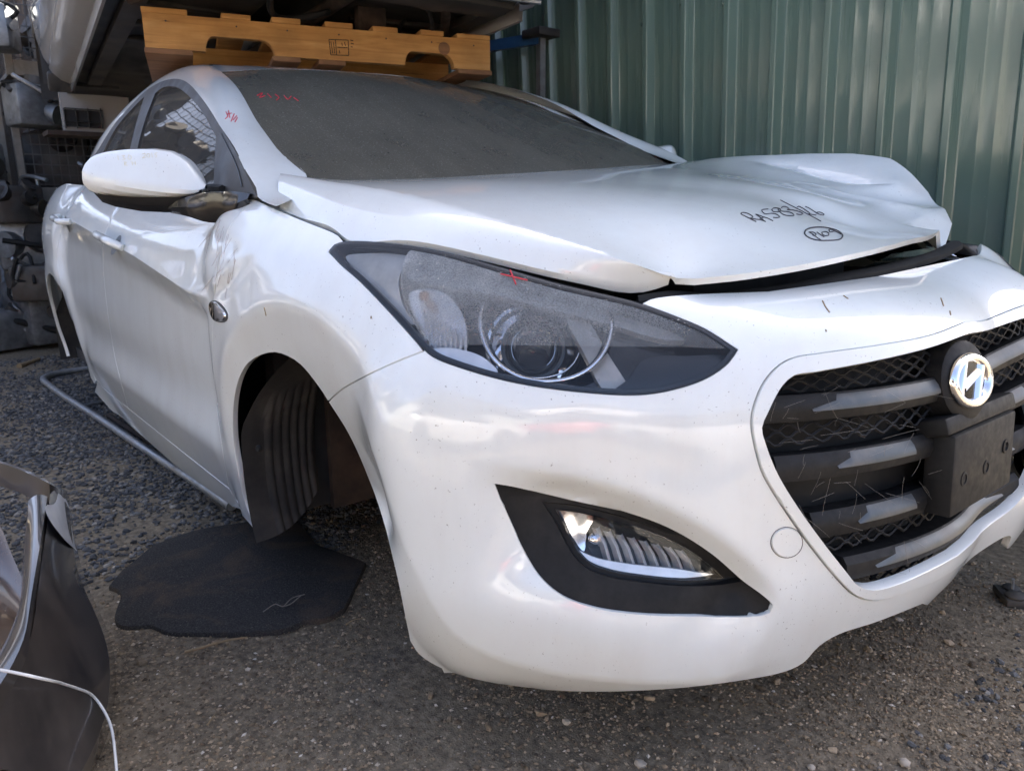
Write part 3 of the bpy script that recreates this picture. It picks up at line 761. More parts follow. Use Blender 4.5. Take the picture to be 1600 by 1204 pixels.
# side glass with black surround
def gsf(q): return np.column_stack([q[:, 0], gy(q[:, 0], q[:, 1]), q[:, 1]])
GS = Surf(gsf, (-3.1, .0), (.90, 1.45), 160, 60, flip=False)
GS.flip = GS.normal(np.array([[-1., 1.1]]))[0][1] > 0
def gp_(pts, step=10, closed=False): return GS.pix(spl(pts, closed, step))
fo = np.array([(p[0], p[2]) for p in dense(frame_line[1:], 60)])
fo = np.vstack([fo, [(-2.50, 1.06), (-2.3, 1.03), (-1.5, .99), (-.9, .96), (-.45, .945)]])
win_f = gp_([(243, 146, 1), (255, 137), (275, 136), (292, 147), (315, 173), (330, 199), (338, 214, 1), (334, 287, 1), (262, 296), (207, 300, 1), (214, 238), (228, 185)], 9, True)
win_r = gp_([(226, 151, 1), (206, 171), (182, 200), (163, 235), (152, 262), (143, 294, 1), (165, 297), (191, 300, 1), (202, 240), (214, 190)], 9, True)
for mir in (False, True):
    V, F = trimmed(GS, fo, [win_f, win_r], (), res=.035, offset=.001, flange=.012, inset=.0)
    if mir: V = warp(V*[1, -1, 1]); F = [f[::-1] for f in F]
    wf = mesh_obj('window_surround', V, F, 'trim', car, True, 30)
    for nm, w in (('front_window', win_f), ('rear_window', win_r)):
        V, F = trimmed(GS, w, (), (), res=.05, offset=-.004, flange=0, inset=-.006)
        if mir: V = warp(V*[1, -1, 1]); F = [f[::-1] for f in F]
        mesh_obj(nm, V, F, 'side_glass', car, True, 30)
# window bright line on the front edge of the glass run
for pts in ([(346, 208), (372, 262), (380, 292)],):
    q = gp_(pts, 6); MB().tube(GS.f(q)+GS.normal(q)*.003, .0015, 5).build('trim_line', 'satin', car)
# lower belt seal
bq = np.column_stack([np.linspace(-.50, -2.35, 40), [belt(x)+.004 for x in np.linspace(-.50, -2.35, 40)]])
bl = GS.f(bq)+GS.normal(bq)*.006
MB().tube(bl, .011, 6).build('belt_seal', 'seal', car)

# ------------------------------------------------------------------ inside: cabin, floor, bulkhead, engine bay
cb = MB()
cb.box((-1.76, 0, .24), (2.68, 1.58, .05)); cb.box((-.42, 0, .55), (.06, 1.50, .75)); cb.box((-3.0, 0, .6), (.05, 1.4, .75))
cb.build('floor_pan', 'interior', car, False)
db = MB(); db.box((-.62, 0, .90), (.48, 1.34, .18), roty(.10), bev=.05); db.box((-.60, -.36, 1.0), (.22, .34, .07), bev=.03)
db.build('dashboard', 'interior', car)
MB().tube([(-.86+.05*math.sin(a), -.36+.18*math.cos(a), .98+.17*math.sin(a)) for a in np.linspace(0, 2*PI, 28)[:-1]], .016, 8, closed=True).build('steering_wheel', 'interior', car)
for y in (-.36, .38):
    st = MB(); st.box((-1.30, y, .56), (.52, .50, .16), bev=.05); st.box((-1.60, y, .90), (.16, .48, .66), roty(-.22), bev=.06)
    seat = st.build('front_seat', 'interior', car)
    hr = MB(); hr.box((-1.70, y, 1.26), (.10, .26, .17), roty(-.15), bev=.04); hr.build('head_restraint', 'interior', seat)
st = MB(); st.box((-2.25, 0, .62), (.5, 1.25, .18), bev=.05); st.box((-2.55, 0, .95), (.15, 1.25, .62), roty(-.2), bev=.05)
st.build('rear_seat', 'interior', car)
eb = MB()
eb.box((.06, .06, .69), (.80, .90, .04)); eb.box((.60, .1, .68), (.05, .70, .14)); eb.box((.66, 0, .50), (.04, .80, .34))
eb.box((.22, .1, .77), (.42, .6, .12), bev=.03); eb.box((.12, -.35, .76), (.3, .2, .13), bev=.02)
eb.build('engine_bay', 'interior', car)
rb = MB(); rb.box((-3.15, 0, .62), (.12, 1.45, .75), bev=.05); rb.build('tailgate', 'white', car)
rb = MB(); rb.box((-3.02, 0, 1.13), (.05, 1.10, .36), roty(-.45), bev=.01); rb.build('rear_screen', 'gloss_black', car)
# black seal between bonnet and bumper, and slam panel edge
sp = [(998, 466), (1030, 461), (1060, 458), (1100, 462), (1140, 461), (1200, 453), (1260, 443), (1320, 430), (1380, 419), (1440, 404), (1478, 391), (1502, 378)]
spx = [.555, .575, .59, .615, .632, .648, .665, .675, .685, .695, .697, .690]
sl = np.array([onx(u, v, x) for (u, v), x in zip(sp, spx)]); sld = dense(sl, 50)
sb = MB(); prof = [(-.026, -.014), (-.026, -.002), (-.016, .003), (-.004, .002), (.004, -.004), (.004, -.014)]
Gs = np.zeros((50, len(prof), 3)); tg = np.gradient(sld, axis=0); fwd = np.cross(tg, [0, 0, 1.]); fwd /= np.linalg.norm(fwd, axis=1)[:, None]; fwd *= np.where(fwd[:, 0:1] < 0, -1, 1)
for j, (a, b) in enumerate(prof): Gs[:, j] = sld+fwd*a+np.array([0, 0, b])
sb.grid(Gs); sb.build('bonnet_seal', 'seal', car)
sb = MB(); A_ = sld+fwd*-.03-[0, 0, .008]; B_ = sld+fwd*-.14-[0, 0, .03]; sb.grid(np.stack([A_, B_], 1)); sb.build('slam_panel', 'gloss_black', car)
# ------------------------------------------------------------------ wheel wells
def well(cx, cz, r, y0, y1, a0, a1, mat, name, ribs=False, sgn=1):
    n, m = 44, 64 if ribs else 20; P = np.zeros((n, m, 3))
    for i, a in enumerate(np.linspace(a0, a1, n)):
        ya = y0+.085*min(1, max(0, 1-(a-PI*.70)/.65))
        for j, y in enumerate(np.linspace(ya, y1, m)):
            rr = r
            if ribs and math.pi*.86 < a < math.pi*1.3 and -.815 < y < -.69: rr -= .010*abs(math.sin((y+.815)/.125*PI*6))**.5
            rr += .002*math.sin(a*9)*math.sin(y*40)+.012*max(0, (y+.72)/.045)**2*(name == 'wheel_liner' and cx > -1)
            ae = a0+(a-a0)*(1-.09*max(0, (y-ya)/(y1-ya))**2.5) if cx > -1 else a; P[i, j] = (cx+rr*math.cos(ae), y*sgn, cz+rr*math.sin(ae))
    b = MB(); b.grid(P)
    return b.build(name, mat, car, True, 60)
for sgn in (1, -1):
    well(.022, .345, .344, -.868, -.685, math.radians(20), math.radians(210), 'liner', 'wheel_liner', True, sgn)
    well(-2.65, .33, .35, -.865, -.50, math.radians(-12), math.radians(200), 'liner', 'wheel_liner', False, sgn)
    iw = MB(); iw.box((.02, sgn*-.47, .52), (.86, .02, .52)); iw.box((-.36, sgn*-.55, .45), (.02, .17, .55)); iw.box((.30, sgn*-.40, .38), (.02, .5, .30), roty(.3)); iw.build('inner_wing', 'rust', car, False)
    iw = MB(); iw.box((-2.65, sgn*-.50, .45), (.80, .02, .6)); iw.build('inner_wing', 'rust', car, False)
# curved rear lip of the liner seen below the sill, with push clips
for k, (u, v) in enumerate([(376, 738), (397, 805), (405, 700)]):
    p = ony(u, v, -.845); MB().lathe([(0.0, .006), (.006, .006), (.009, .002), (.009, -.002)], p, (.3, -.95, 0), 12).build('push_clip', 'seal', car)
# ------------------------------------------------------------------ grille
grille = empty('grille', parent=car)
def gz(pts, step=12): return BODY.pix(spl(pts, step=step))
# dark backing sheet behind the opening
V, F = trimmed(BODY, inset_poly(g_in, -.012), (), (), res=.03, offset=-.075, flange=0, inset=0)
mesh_obj('grille_backing', V, F, 'seal', grille, True, 40)
# bounds of the opening for a given t
def span(t):
    L = g_in; xs = []
    for i in range(len(L)):
        a, b = L[i], L[(i+1) % len(L)]
        if (a[1] > t) != (b[1] > t): xs.append(a[0]+(b[0]-a[0])*(t-a[1])/(b[1]-a[1]))
    return (min(xs), max(xs)) if len(xs) > 1 else (-.2, .2)
def blade(t0, hgt, depth0, depth1, mat, name, s0=None, s1=None, crown=.3, parent=None, ends=.010):
    """horizontal bar following the nose: front edge thick hgt, from depth0 (front) back to depth1"""
    a, b = span(t0); a += .004; b -= .004
    if s0 is not None: a, b = max(a, s0), min(b, s1)
    n = max(8, int((b-a)/.012)); ss = np.linspace(a, b, n)
    prof = [(-depth1, hgt*.42), (-depth0-.012, hgt*.62), (-depth0-.002, hgt*.35), (-depth0, 0), (-depth0-.004, -hgt*.40), (-depth0-.016, -hgt*.5), (-depth1, -hgt*.34)]
    G_ = np.zeros((n, len(prof), 3)); q = np.column_stack([ss, np.full(n, t0)]); X = S(q); N = BODY.normal(q); N[:, 2] = 0; N /= np.linalg.norm(N, axis=1)[:, None]
    for j, (o, dz) in enumerate(prof): G_[:, j] = X+N*o+[0, 0, dz]
    m = MB(); m.grid(G_)
    k = len(prof); m.F.append(tuple(range(k))); m.F.append(tuple((n-1)*k+i for i in range(k))[::-1])
    o = m.build(name, mat, parent or grille, True, 35)
    return o
# heights from the photograph: bar centre lines at the near end
TB = [BODY.pix([p])[0, 1] for p in ((1370, 628), (1390, 716), (1405, 803), (1440, 862))]
for k, (t, hh) in enumerate(zip(TB, (.040, .040, .042, .038))):
    bar = blade(t-.012, hh, .022 if k < 3 else .012, .075, 'plastic', 'grille_bar')
    # satin inserts on the upper front of each bar
    def insert(sa, sb_):
        n = 40; ss = np.linspace(sa, sb_, n); q = np.column_stack([ss, np.full(n, t-.012)]); X = S(q); N = BODY.normal(q); N[:, 2] = 0; N /= np.linalg.norm(N, axis=1)[:, None]
        d0 = .022 if k < 3 else .012; P = np.zeros((n, 5, 3))
        for i in range(n):
            e = min(1, i/5., 1) if sa > sb_ else 1
            w = np.clip((i+.2)/7., 0, 1)**.8 if k != 3 else np.clip(min(i+.2, n-.8-i)/5., 0, 1)**.8
            hgt = hh*(.10+.48*w)
            for j, f in enumerate((0, .25, .6, .9, 1)):
                # from the lower front edge up and back over the bar
                dz = hh*.02+hgt*f; o = -d0+.004-.016*(f**2)
                P[i, j] = X[i]+N[i]*o+[0, 0, dz]
        m = MB(); m.grid(P); m.build('satin_insert', 'satin', grille, True, 40)
    if k == 0:
        insert(BODY.pix([(1282, 640)])[0, 0], .085); insert(-BODY.pix([(1282, 640)])[0, 0], -.085)
    elif k == 1:
        insert(BODY.pix([(1325, 722)])[0, 0], .150); insert(-BODY.pix([(1325, 722)])[0, 0], -.150)
    elif k == 2:
        insert(BODY.pix([(1360, 800)])[0, 0], .130); insert(-BODY.pix([(1360, 800)])[0, 0], -.130)
    else:
        insert(BODY.pix([(1380, 868)])[0, 0], -BODY.pix([(1380, 868)])[0, 0])
# honeycomb lattice strips between the bars
lat = MB()
def lattice(t, rows, cell=.022):
    a, b = span(t)
    a += .006; b -= .006
    for r in range(rows):
        tt = t+(r-(rows-1)/2)*.013
        nseg = int((b-a)/.010)
        ss = np.linspace(a, b, nseg); q = np.column_stack([ss, tt+.0055*np.sign(np.sin(ss/cell*PI*1.0+r*PI))*np.abs(np.sin(ss/cell*PI+r*PI))**.6])
        X = S(q)-BODY.normal(q)*.042
        lat.tube(X, .0026, 5)
for t, r in ((TB[0]+.052, 4), ((TB[0]+TB[1])/2, 3), (TB[3]+.035, 2), (TB[3]-.055, 3)): lattice(t, r)
lo_ = lat.build('lattice', 'plastic', grille, True, 60)
# plate plinth
tpl = (TB[1]+TB[2])/2-.012
pw = BODY.pix([(1480, 730)])[0, 0]; pw = max(.10, min(.17, abs(pw)))
ztop = .555; zbot = .405
Xc = S(np.array([[0, tpl]]))[0][0]
pb = MB(); pb.box((Xc-.016, .045, .478), (.050, .27, .145), roty(-.05), bev=.006); pb.box((Xc-.03, .045, .560), (.055, .30, .030), roty(-.30), bev=.005)
plinth = pb.build('number_plate_plinth', 'plastic', grille, True, 30)
for y in (-.045, .050, .135): MB().lathe([(.013, -.001), (.013, .0012), (.009, .0018), (.006, -.006), (0, -.008)], (Xc+.0095, y, .478+(.012 if y > .1 else -.01)), (1, 0, .05), 16).build('bolt_hole', 'seal', grille)
# round emblem: oval ring with a slanted letter
em = S(BODY.pix([(1518, 594)]))[0]; emn = np.array([.965, -.14, .22]); emn /= np.linalg.norm(emn)
er = np.cross([0, 0, 1.], emn); er /= np.linalg.norm(er); eu = np.cross(emn, er)
ec = em+emn*.004
b = MB(); prof = []
for a in np.linspace(0, 2*PI, 40)[:-1]: prof.append(ec+er*.063*math.cos(a)+eu*.0475*math.sin(a))
emb_back = MB(); n_ = 40
ring0 = [ec-emn*.006+er*.060*math.cos(a)+eu*.045*math.sin(a) for a in np.linspace(0, 2*PI, n_, endpoint=False)]
emb_back.add(ring0, [tuple(range(n_))])
bk = MB(); bk.tube([c-emn*.004 for c in ring0], .004, 6, closed=True)
eback = emb_back.build('emblem', 'gloss_black', grille, False)
rg = MB(); G_ = np.zeros((n_+1, 7, 3))
for i in range(n_+1):
    a = 2*PI*i/n_; d = er*math.cos(a)*1.25+eu*math.sin(a); o = er*.056*math.cos(a)+eu*.0435*math.sin(a); dn = o/np.linalg.norm(o)
    for j, an in enumerate(np.linspace(0, PI, 7)): G_[i, j] = ec+o-dn*.0035+dn*.0085*math.cos(an)+emn*(.0100*math.sin(an)-.006)
rg.grid(G_); rg.build('emblem_ring', 'chrome', grille, True, 60)
lt = MB()
def bar3(p0, p1, w0, w1, h=.007):
    """tapering raised bar in the emblem plane, p in metres"""
    p0, p1 = np.array(p0), np.array(p1); d = p1-p0; d /= np.linalg.norm(d); nn_ = np.array([-d[1], d[0]])
    n = 9; P = np.zeros((n, 5, 3))
    for i, t in enumerate(np.linspace(0, 1, n)):
        c = p0+(p1-p0)*t; w = w0+(w1-w0)*t
        for j, f in enumerate((-1, -.6, 0, .6, 1)):
            q = c+nn_*w*f; P[i, j] = ec+er*q[0]+eu*q[1]+emn*(h*(1-f*f)-.006)
    lt.grid(P)
bar3((-.040, -.030), (-.010, .042), .0120, .0075); bar3((.010, -.042), (.040, .030), .0075, .0120); bar3((-.026, -.012), (.026, .012), .0085, .0075)
lt.build('emblem_letter', 'chrome', grille, True, 60)
em_pod = MB(); em_pod.lathe([(.074, -.05), (.070, -.012), (.062, -.006), (0, -.006)], ec-emn*.003, emn, 30); em_pod.build('emblem_pod', 'plastic', grille, True, 40)
# cobweb and straw caught on the grille
cw = MB()
for k in range(70):
    u0, v0 = random.uniform(1195, 1460), random.uniform(600, 905); L0 = random.uniform(10, 60); an = random.uniform(-.6, 2.2)
    pts = []
    for f in np.linspace(0, 1, 5): pts.append((u0+L0*f*math.cos(an)+2*math.sin(f*3+k), v0+L0*f*math.sin(an)))
    q = BODY.pix(pts)
    if not inpoly(q, g_in).all(): continue
    cw.tube(S(q)-BODY.normal(q)*random.uniform(.004, .02), .0002, 3)
MT['web'] = simple('dusty_cobweb', (.20, .18, .155), .9)
o = cw.build('cobweb', 'web', grille, False); o['kind'] = 'stuff'
# ------------------------------------------------------------------ fog lamp bezels
for sg in (1, -1):
    out = fog if sg > 0 else fogL
    sgx = np.array([sg, 1])
    LAMP = [(868, 797, 1), (895, 800), (960, 815), (1030, 838), (1080, 862), (1115, 885), (1140, 907, 1), (1080, 907), (1010, 900), (960, 892), (925, 880), (905, 862), (890, 838), (878, 815)]
    lam = bp(LAMP, 7, True)*sgx
    lam = lam if sg > 0 else lam[::-1]
    V, F = trimmed(BODY, out, [inset_poly(lam, -.010)], CREASES if sg > 0 else CREASES_L, res=.010, offset=-.009, flange=.02, inset=-.003, hole_inset=0, round_=.004)
    bez = mesh_obj('fog_lamp_bezel', V, F, 'plastic', car, True, 35)
    V, F = trimmed(BODY, inset_poly(lam, -.010), [inset_poly(lam, .001)], (), res=.01, offset=-.020, flange=.02, inset=0)
    mesh_obj('bezel_rim', V, F, 'plastic', bez, True, 35)
    V, F = trimmed(BODY, lam, (), (), res=.012, offset=-.016, flange=0, inset=-.001)
    lampo = mesh_obj('fog_lamp', V, F, 'lens', bez, True, 35)
    # reflector bowl
    c = lam.mean(0); bowl = MB(); rings = [(1.0, -.018), (.93, -.045), (.75, -.062), (.4, -.07), (0.02, -.072)]
    n = len(lam); P = np.zeros((len(rings), n+1, 3))
    for i, (k, dpt) in enumerate(rings):
        q = c+(lam-c)*k; X = S(q)+BODY.normal(q)*dpt; P[i, :n] = X; P[i, n] = X[0]
    bowl.grid(P); bo = bowl.build('reflector', 'satin', bez, True, 25)
    # curved mirror flutes in the middle and a lower shelf
    fl = MB()
    for k, u in enumerate(np.linspace(935, 1075, 8)):
        tp = BODY.pix([(u, 828+(u-935)*.27), (u+14, 852+(u-935)*.20), (u+24, 880+(u-935)*.12)])*sgx
        X = S(tp); N = BODY.normal(tp); w = np.array([.35*sg, .9, 0])*.007
        P = np.stack([X-N*.050-w*1.0, X-N*.030-w*.3, X-N*.034+w*.5, X-N*.056+w*1.1], 1); fl.grid(P)
    fl.build('mirror_flute', 'reflector', bez, True, 60)
    bq_ = BODY.pix([(935, 845)])*sgx; X = S(bq_)[0]; N = BODY.normal(bq_)[0]
    pr = MB(); pr.lathe([(.014, -.07), (.015, -.050), (.011, -.042), (.006, -.039), (0, -.038)], X, N, 20); pr.build('bulb_shield', 'chrome', bez)
    sq = bp([(900, 858, 1), (935, 872), (990, 882), (1060, 890), (1128, 902, 1), (1080, 904), (1010, 897), (960, 889), (925, 877)], 8, True)*sgx; sq = sq if sg > 0 else sq[::-1]
    V, F = trimmed(BODY, sq, (), (), res=.01, offset=-.024, flange=.01, inset=0); mesh_obj('lower_shelf', V, F, 'reflector', bez, True, 40)
    sq = bp([(872, 800, 1), (900, 803), (930, 812), (918, 835), (915, 862), (895, 840), (880, 815)], 8, True)*sgx; sq = sq if sg > 0 else sq[::-1]
    V, F = trimmed(BODY, sq, (), (), res=.01, offset=-.034, flange=.01, inset=0); mesh_obj('side_reflector', V, F, 'chrome', bez, True, 40)
# tow-eye cover: round plug with a fine joint
te = BODY.pix([(1229+23*math.cos(a), 847+22*math.sin(a)) for a in np.linspace(0, 2*PI, 30, endpoint=False)])
V, F = trimmed(BODY, te, (), (), res=.01, offset=.0022, flange=.004, inset=0, round_=.0012)
mesh_obj('tow_eye_cover', V, F, 'white', car, True, 25)
te2 = BODY.pix([(1229+25*math.cos(a), 847+24*math.sin(a)) for a in np.linspace(0, 2*PI, 30, endpoint=False)])
MB().tube(S(te2)+BODY.normal(te2)*.0002, .0006, 5, closed=True).build('cover_joint', 'trim', car)

# ------------------------------------------------------------------ headlights
# dark sealing strip in the gap between bonnet and lamp
q = bp([(548, 376, 1), (640, 381), (705, 391), (786, 413), (874, 437), (960, 459), (1000, 468, 1)], 9); gl_ = S(q)-BODY.normal(q)*.012; n_in = np.cross(np.gradient(gl_, axis=0), BODY.normal(q)); n_in /= np.linalg.norm(n_in, axis=1)[:, None]; n_in *= np.where(n_in[:, 2:3] < 0, -1, 1)
m = MB(); m.grid(np.stack([gl_-n_in*.012, gl_, gl_+n_in*.02-BODY.normal(q)*.012, gl_+n_in*.03-BODY.normal(q)*.05], 1)); m.build('lamp_seal', 'seal', car)
hl = np.vstack([bp(HL_TOP)[:-1], bp(HL_BOT)[:-1], bp(HL_OUT)[:-1]])
for sg in (1, -1):
    sgx = np.array([sg, 1]); out = hl*sgx; out = out if sg > 0 else out[::-1]
    lamp = empty('headlight', parent=car)
    V, F = trimmed(BODY, out, (), (), res=.016, offset=.0025, flange=.006, inset=.003)
    lens = mesh_obj('lens', V, F, 'lens', lamp, True, 35)
    # black rim around the lens
    V, F = trimmed(BODY, out, [inset_poly(out, .0085)], (), res=.012, offset=.0010, flange=.03, inset=.0005, hole_inset=0)
    mesh_obj('rim', V, F, 'lamp_black', lamp, True, 40)
    # housing bowl
    ins = inset_poly(out, .006); c = bp([(830, 500)])[0]*sgx; n = len(ins)
    rings = [(1, -.004), (.97, -.03), (.90, -.060), (.70, -.085), (.35, -.10), (.02, -.10)]
    P = np.zeros((len(rings), n+1, 3))
    for i, (k, dpt) in enumerate(rings):
        q = c+(ins-c)*k; X = S(q)+BODY.normal(q)*dpt; P[i, :n] = X; P[i, n] = X[0]
    bw = MB(); bw.grid(P); bw.build('housing', 'lamp_black', lamp, True, 50)
    def at(u, v, d):
        q = bp([(u, v)])*sgx if False else BODY.pix([(u, v)])*sgx
        return (S(q)-BODY.normal(q)*d)[0]
    def region(pts, d, mat, name, res=.012, parent=lamp, closed=True):
        q = bp(pts, 8, True)*sgx; q = q if sg > 0 else q[::-1]
        V, F = trimmed(BODY, q, (), (), res=res, offset=-d, flange=.012, inset=0); return mesh_obj(name, V, F, mat, parent, True, 35)
    region([(1010, 550), (1080, 545), (1138, 548), (1120, 572), (1080, 592), (1030, 605), (960, 611), (985, 585)], .020, 'lamp_black', 'inner_mask')
    # upper-outer side marker with fine mesh, satin top shroud, bottom lens of the indicator
    region([(532, 392), (560, 386), (636, 390), (625, 405), (616, 430), (622, 470), (640, 500), (620, 492), (585, 452), (552, 418)], .016, 'lamp_grey', 'side_marker')
    region([(640, 390), (700, 400), (790, 425), (874, 450), (992, 480), (1075, 512), (1040, 512), (960, 490), (880, 470), (800, 450), (720, 432), (650, 425), (622, 412)], .030, 'lamp_shroud', 'shroud')
    region([(622, 440), (668, 430), (700, 450), (720, 490), (716, 525), (690, 536), (665, 528), (638, 498)], .038, 'reflector', 'indicator_reflector')
    ib = at(655, 452, .022); MB().lathe([(0, .016), (.007, .013), (.010, .004), (.008, -.010)], ib, (.8, -.5*sg, .1), 14).build('indicator_bulb', 'amber', lamp)
    fl = MB()
    for k in range(9):
        p = [at(650+k*9, 470+k*5+dv, .030) for dv in np.linspace(0, 62-k*2, 6)]; fl.tube(p, .0022, 5)
    fl.build('reflector_rib', 'reflector', lamp)
    region([(672, 540), (715, 540), (752, 552), (776, 576), (740, 572), (702, 560)], .012, 'reflector', 'lower_reflector')
    # projector with chrome ring that follows the lens at depth
    def arc(cu, cv, ru, rv, a0, a1, d0, rad, name, mat):
        an = np.radians(np.linspace(a0, a1, 60)); L = np.column_stack([cu+ru*np.cos(an), cv+rv*np.sin(an)]); q = BODY.pix(L)
        dd = d0+.03*np.clip((cv-L[:, 1])/rv, 0, 1)
        X = S(q*sgx)-BODY.normal(q*sgx)*dd[:, None]; return MB().tube(X, rad, 8).build(name, mat, lamp, True, 70)
    arc(853, 487, 106, 101, -32, 206, .026, .0042, 'chrome_ring', 'chrome')
    arc(853, 489, 98, 92, -28, 200, .036, .0022, 'chrome_ring', 'satin')
    arc(838, 500, 74, 70, 20, 140, .050, .0016, 'inner_ring', 'chrome')
    nq = BODY.pix([(835, 505)])*sgx; ln = BODY.normal(nq)[0]; ax = ln*.55+np.array([.80, -.56*sg, .05])*.6; ax /= np.linalg.norm(ax)
    pc = at(832, 512, .062); R1 = .078
    MB().lathe([(R1*1.0, -.012), (R1*.93, -.010), (R1*.80, -.020), (R1*.66, -.028), (R1*.64, -.012), (R1*.58, -.010), (R1*.56, -.05), (R1*.2, -.06)], pc, ax, 40).build('projector_bowl', 'chrome', lamp, True, 40)
    MB().lathe([(R1*.66, -.006), (R1*.68, -.010), (R1*.62, -.014), (R1*.60, -.008), (R1*.66, -.006)], pc, ax, 40).build('inner_ring', 'satin', lamp, True, 60)
    MB().lathe([(0.0005, .018), (R1*.20, .016), (R1*.38, .008), (R1*.50, -.004), (R1*.57, -.022)], pc, ax, 32).build('projector_lens', 'drop', lamp, True, 60)
    MB().lathe([(R1*.57, -.02), (R1*.3, -.040), (0.0005, -.045)], pc, ax, 32).build('projector_reflector', 'satin', lamp, True, 60)
    # grey inner reflector, and a strip shaped and coloured as a reflected streak
    region([(955, 505), (1010, 500), (1060, 515), (1055, 560), (1010, 590), (930, 606), (900, 600), (950, 560)], .050, 'lamp_black', 'inner_reflector')
    region([(884, 458), (906, 455), (945, 515), (985, 598), (952, 604), (920, 540)], .040, 'lamp_shroud', 'reflection_streak', .01)
    # condensation on the upper part of the lens
    if sg > 0:
        fgp = [(640, 388), (699, 399), (786, 424), (874, 449), (992, 477), (1050, 497), (1100, 518), (1142, 544), (1060, 544), (900, 543), (760, 541), (668, 537), (640, 500), (622, 440)]
        q = bp(fgp, 8, True); V, F = trimmed(BODY, q, (), (), res=.02, offset=-.0015, flange=0, inset=.004); mesh_obj('condensation', V, F, 'fog', lamp, True, 40)
        dr = MB(); lo2, hi2 = q.min(0), q.max(0); pp = lo2+(hi2-lo2)*rng.random((6000, 2)); pp = pp[inpoly(pp, q)]
        px = proj(S(pp)); keep = (px[:, 1] < 520) & (rng.random(len(pp)) < np.exp(-((px[:, 1]-(400+(px[:, 0]-700)*.28))/70)**2)); pp = pp[keep][:330]
        for X, N in zip(S(pp), BODY.normal(pp)):
            r0 = .0005+.0010*random.random()**2.5; dr.lathe([(0.0001, r0*.75), (r0*.6, r0*.5), (r0, 0)], X+N*.0032, N, 7)
        d_ = dr.build('droplets', 'drop', lamp, True, 80); d_['kind'] = 'stuff'
        # red crayon cross on the lens
        MT['crayon'] = simple('red_wax_crayon', (.55, .03, .05), .6)
        cy = MB()
        for a, b_ in (((797, 424), (806, 446)), ((782, 430), (824, 440))):
            q2 = BODY.pix(spl([a, b_], step=5)); cy.tube(S(q2)+BODY.normal(q2)*.0035, .0012, 5)
        cy.build('crayon_mark', 'crayon', lamp)
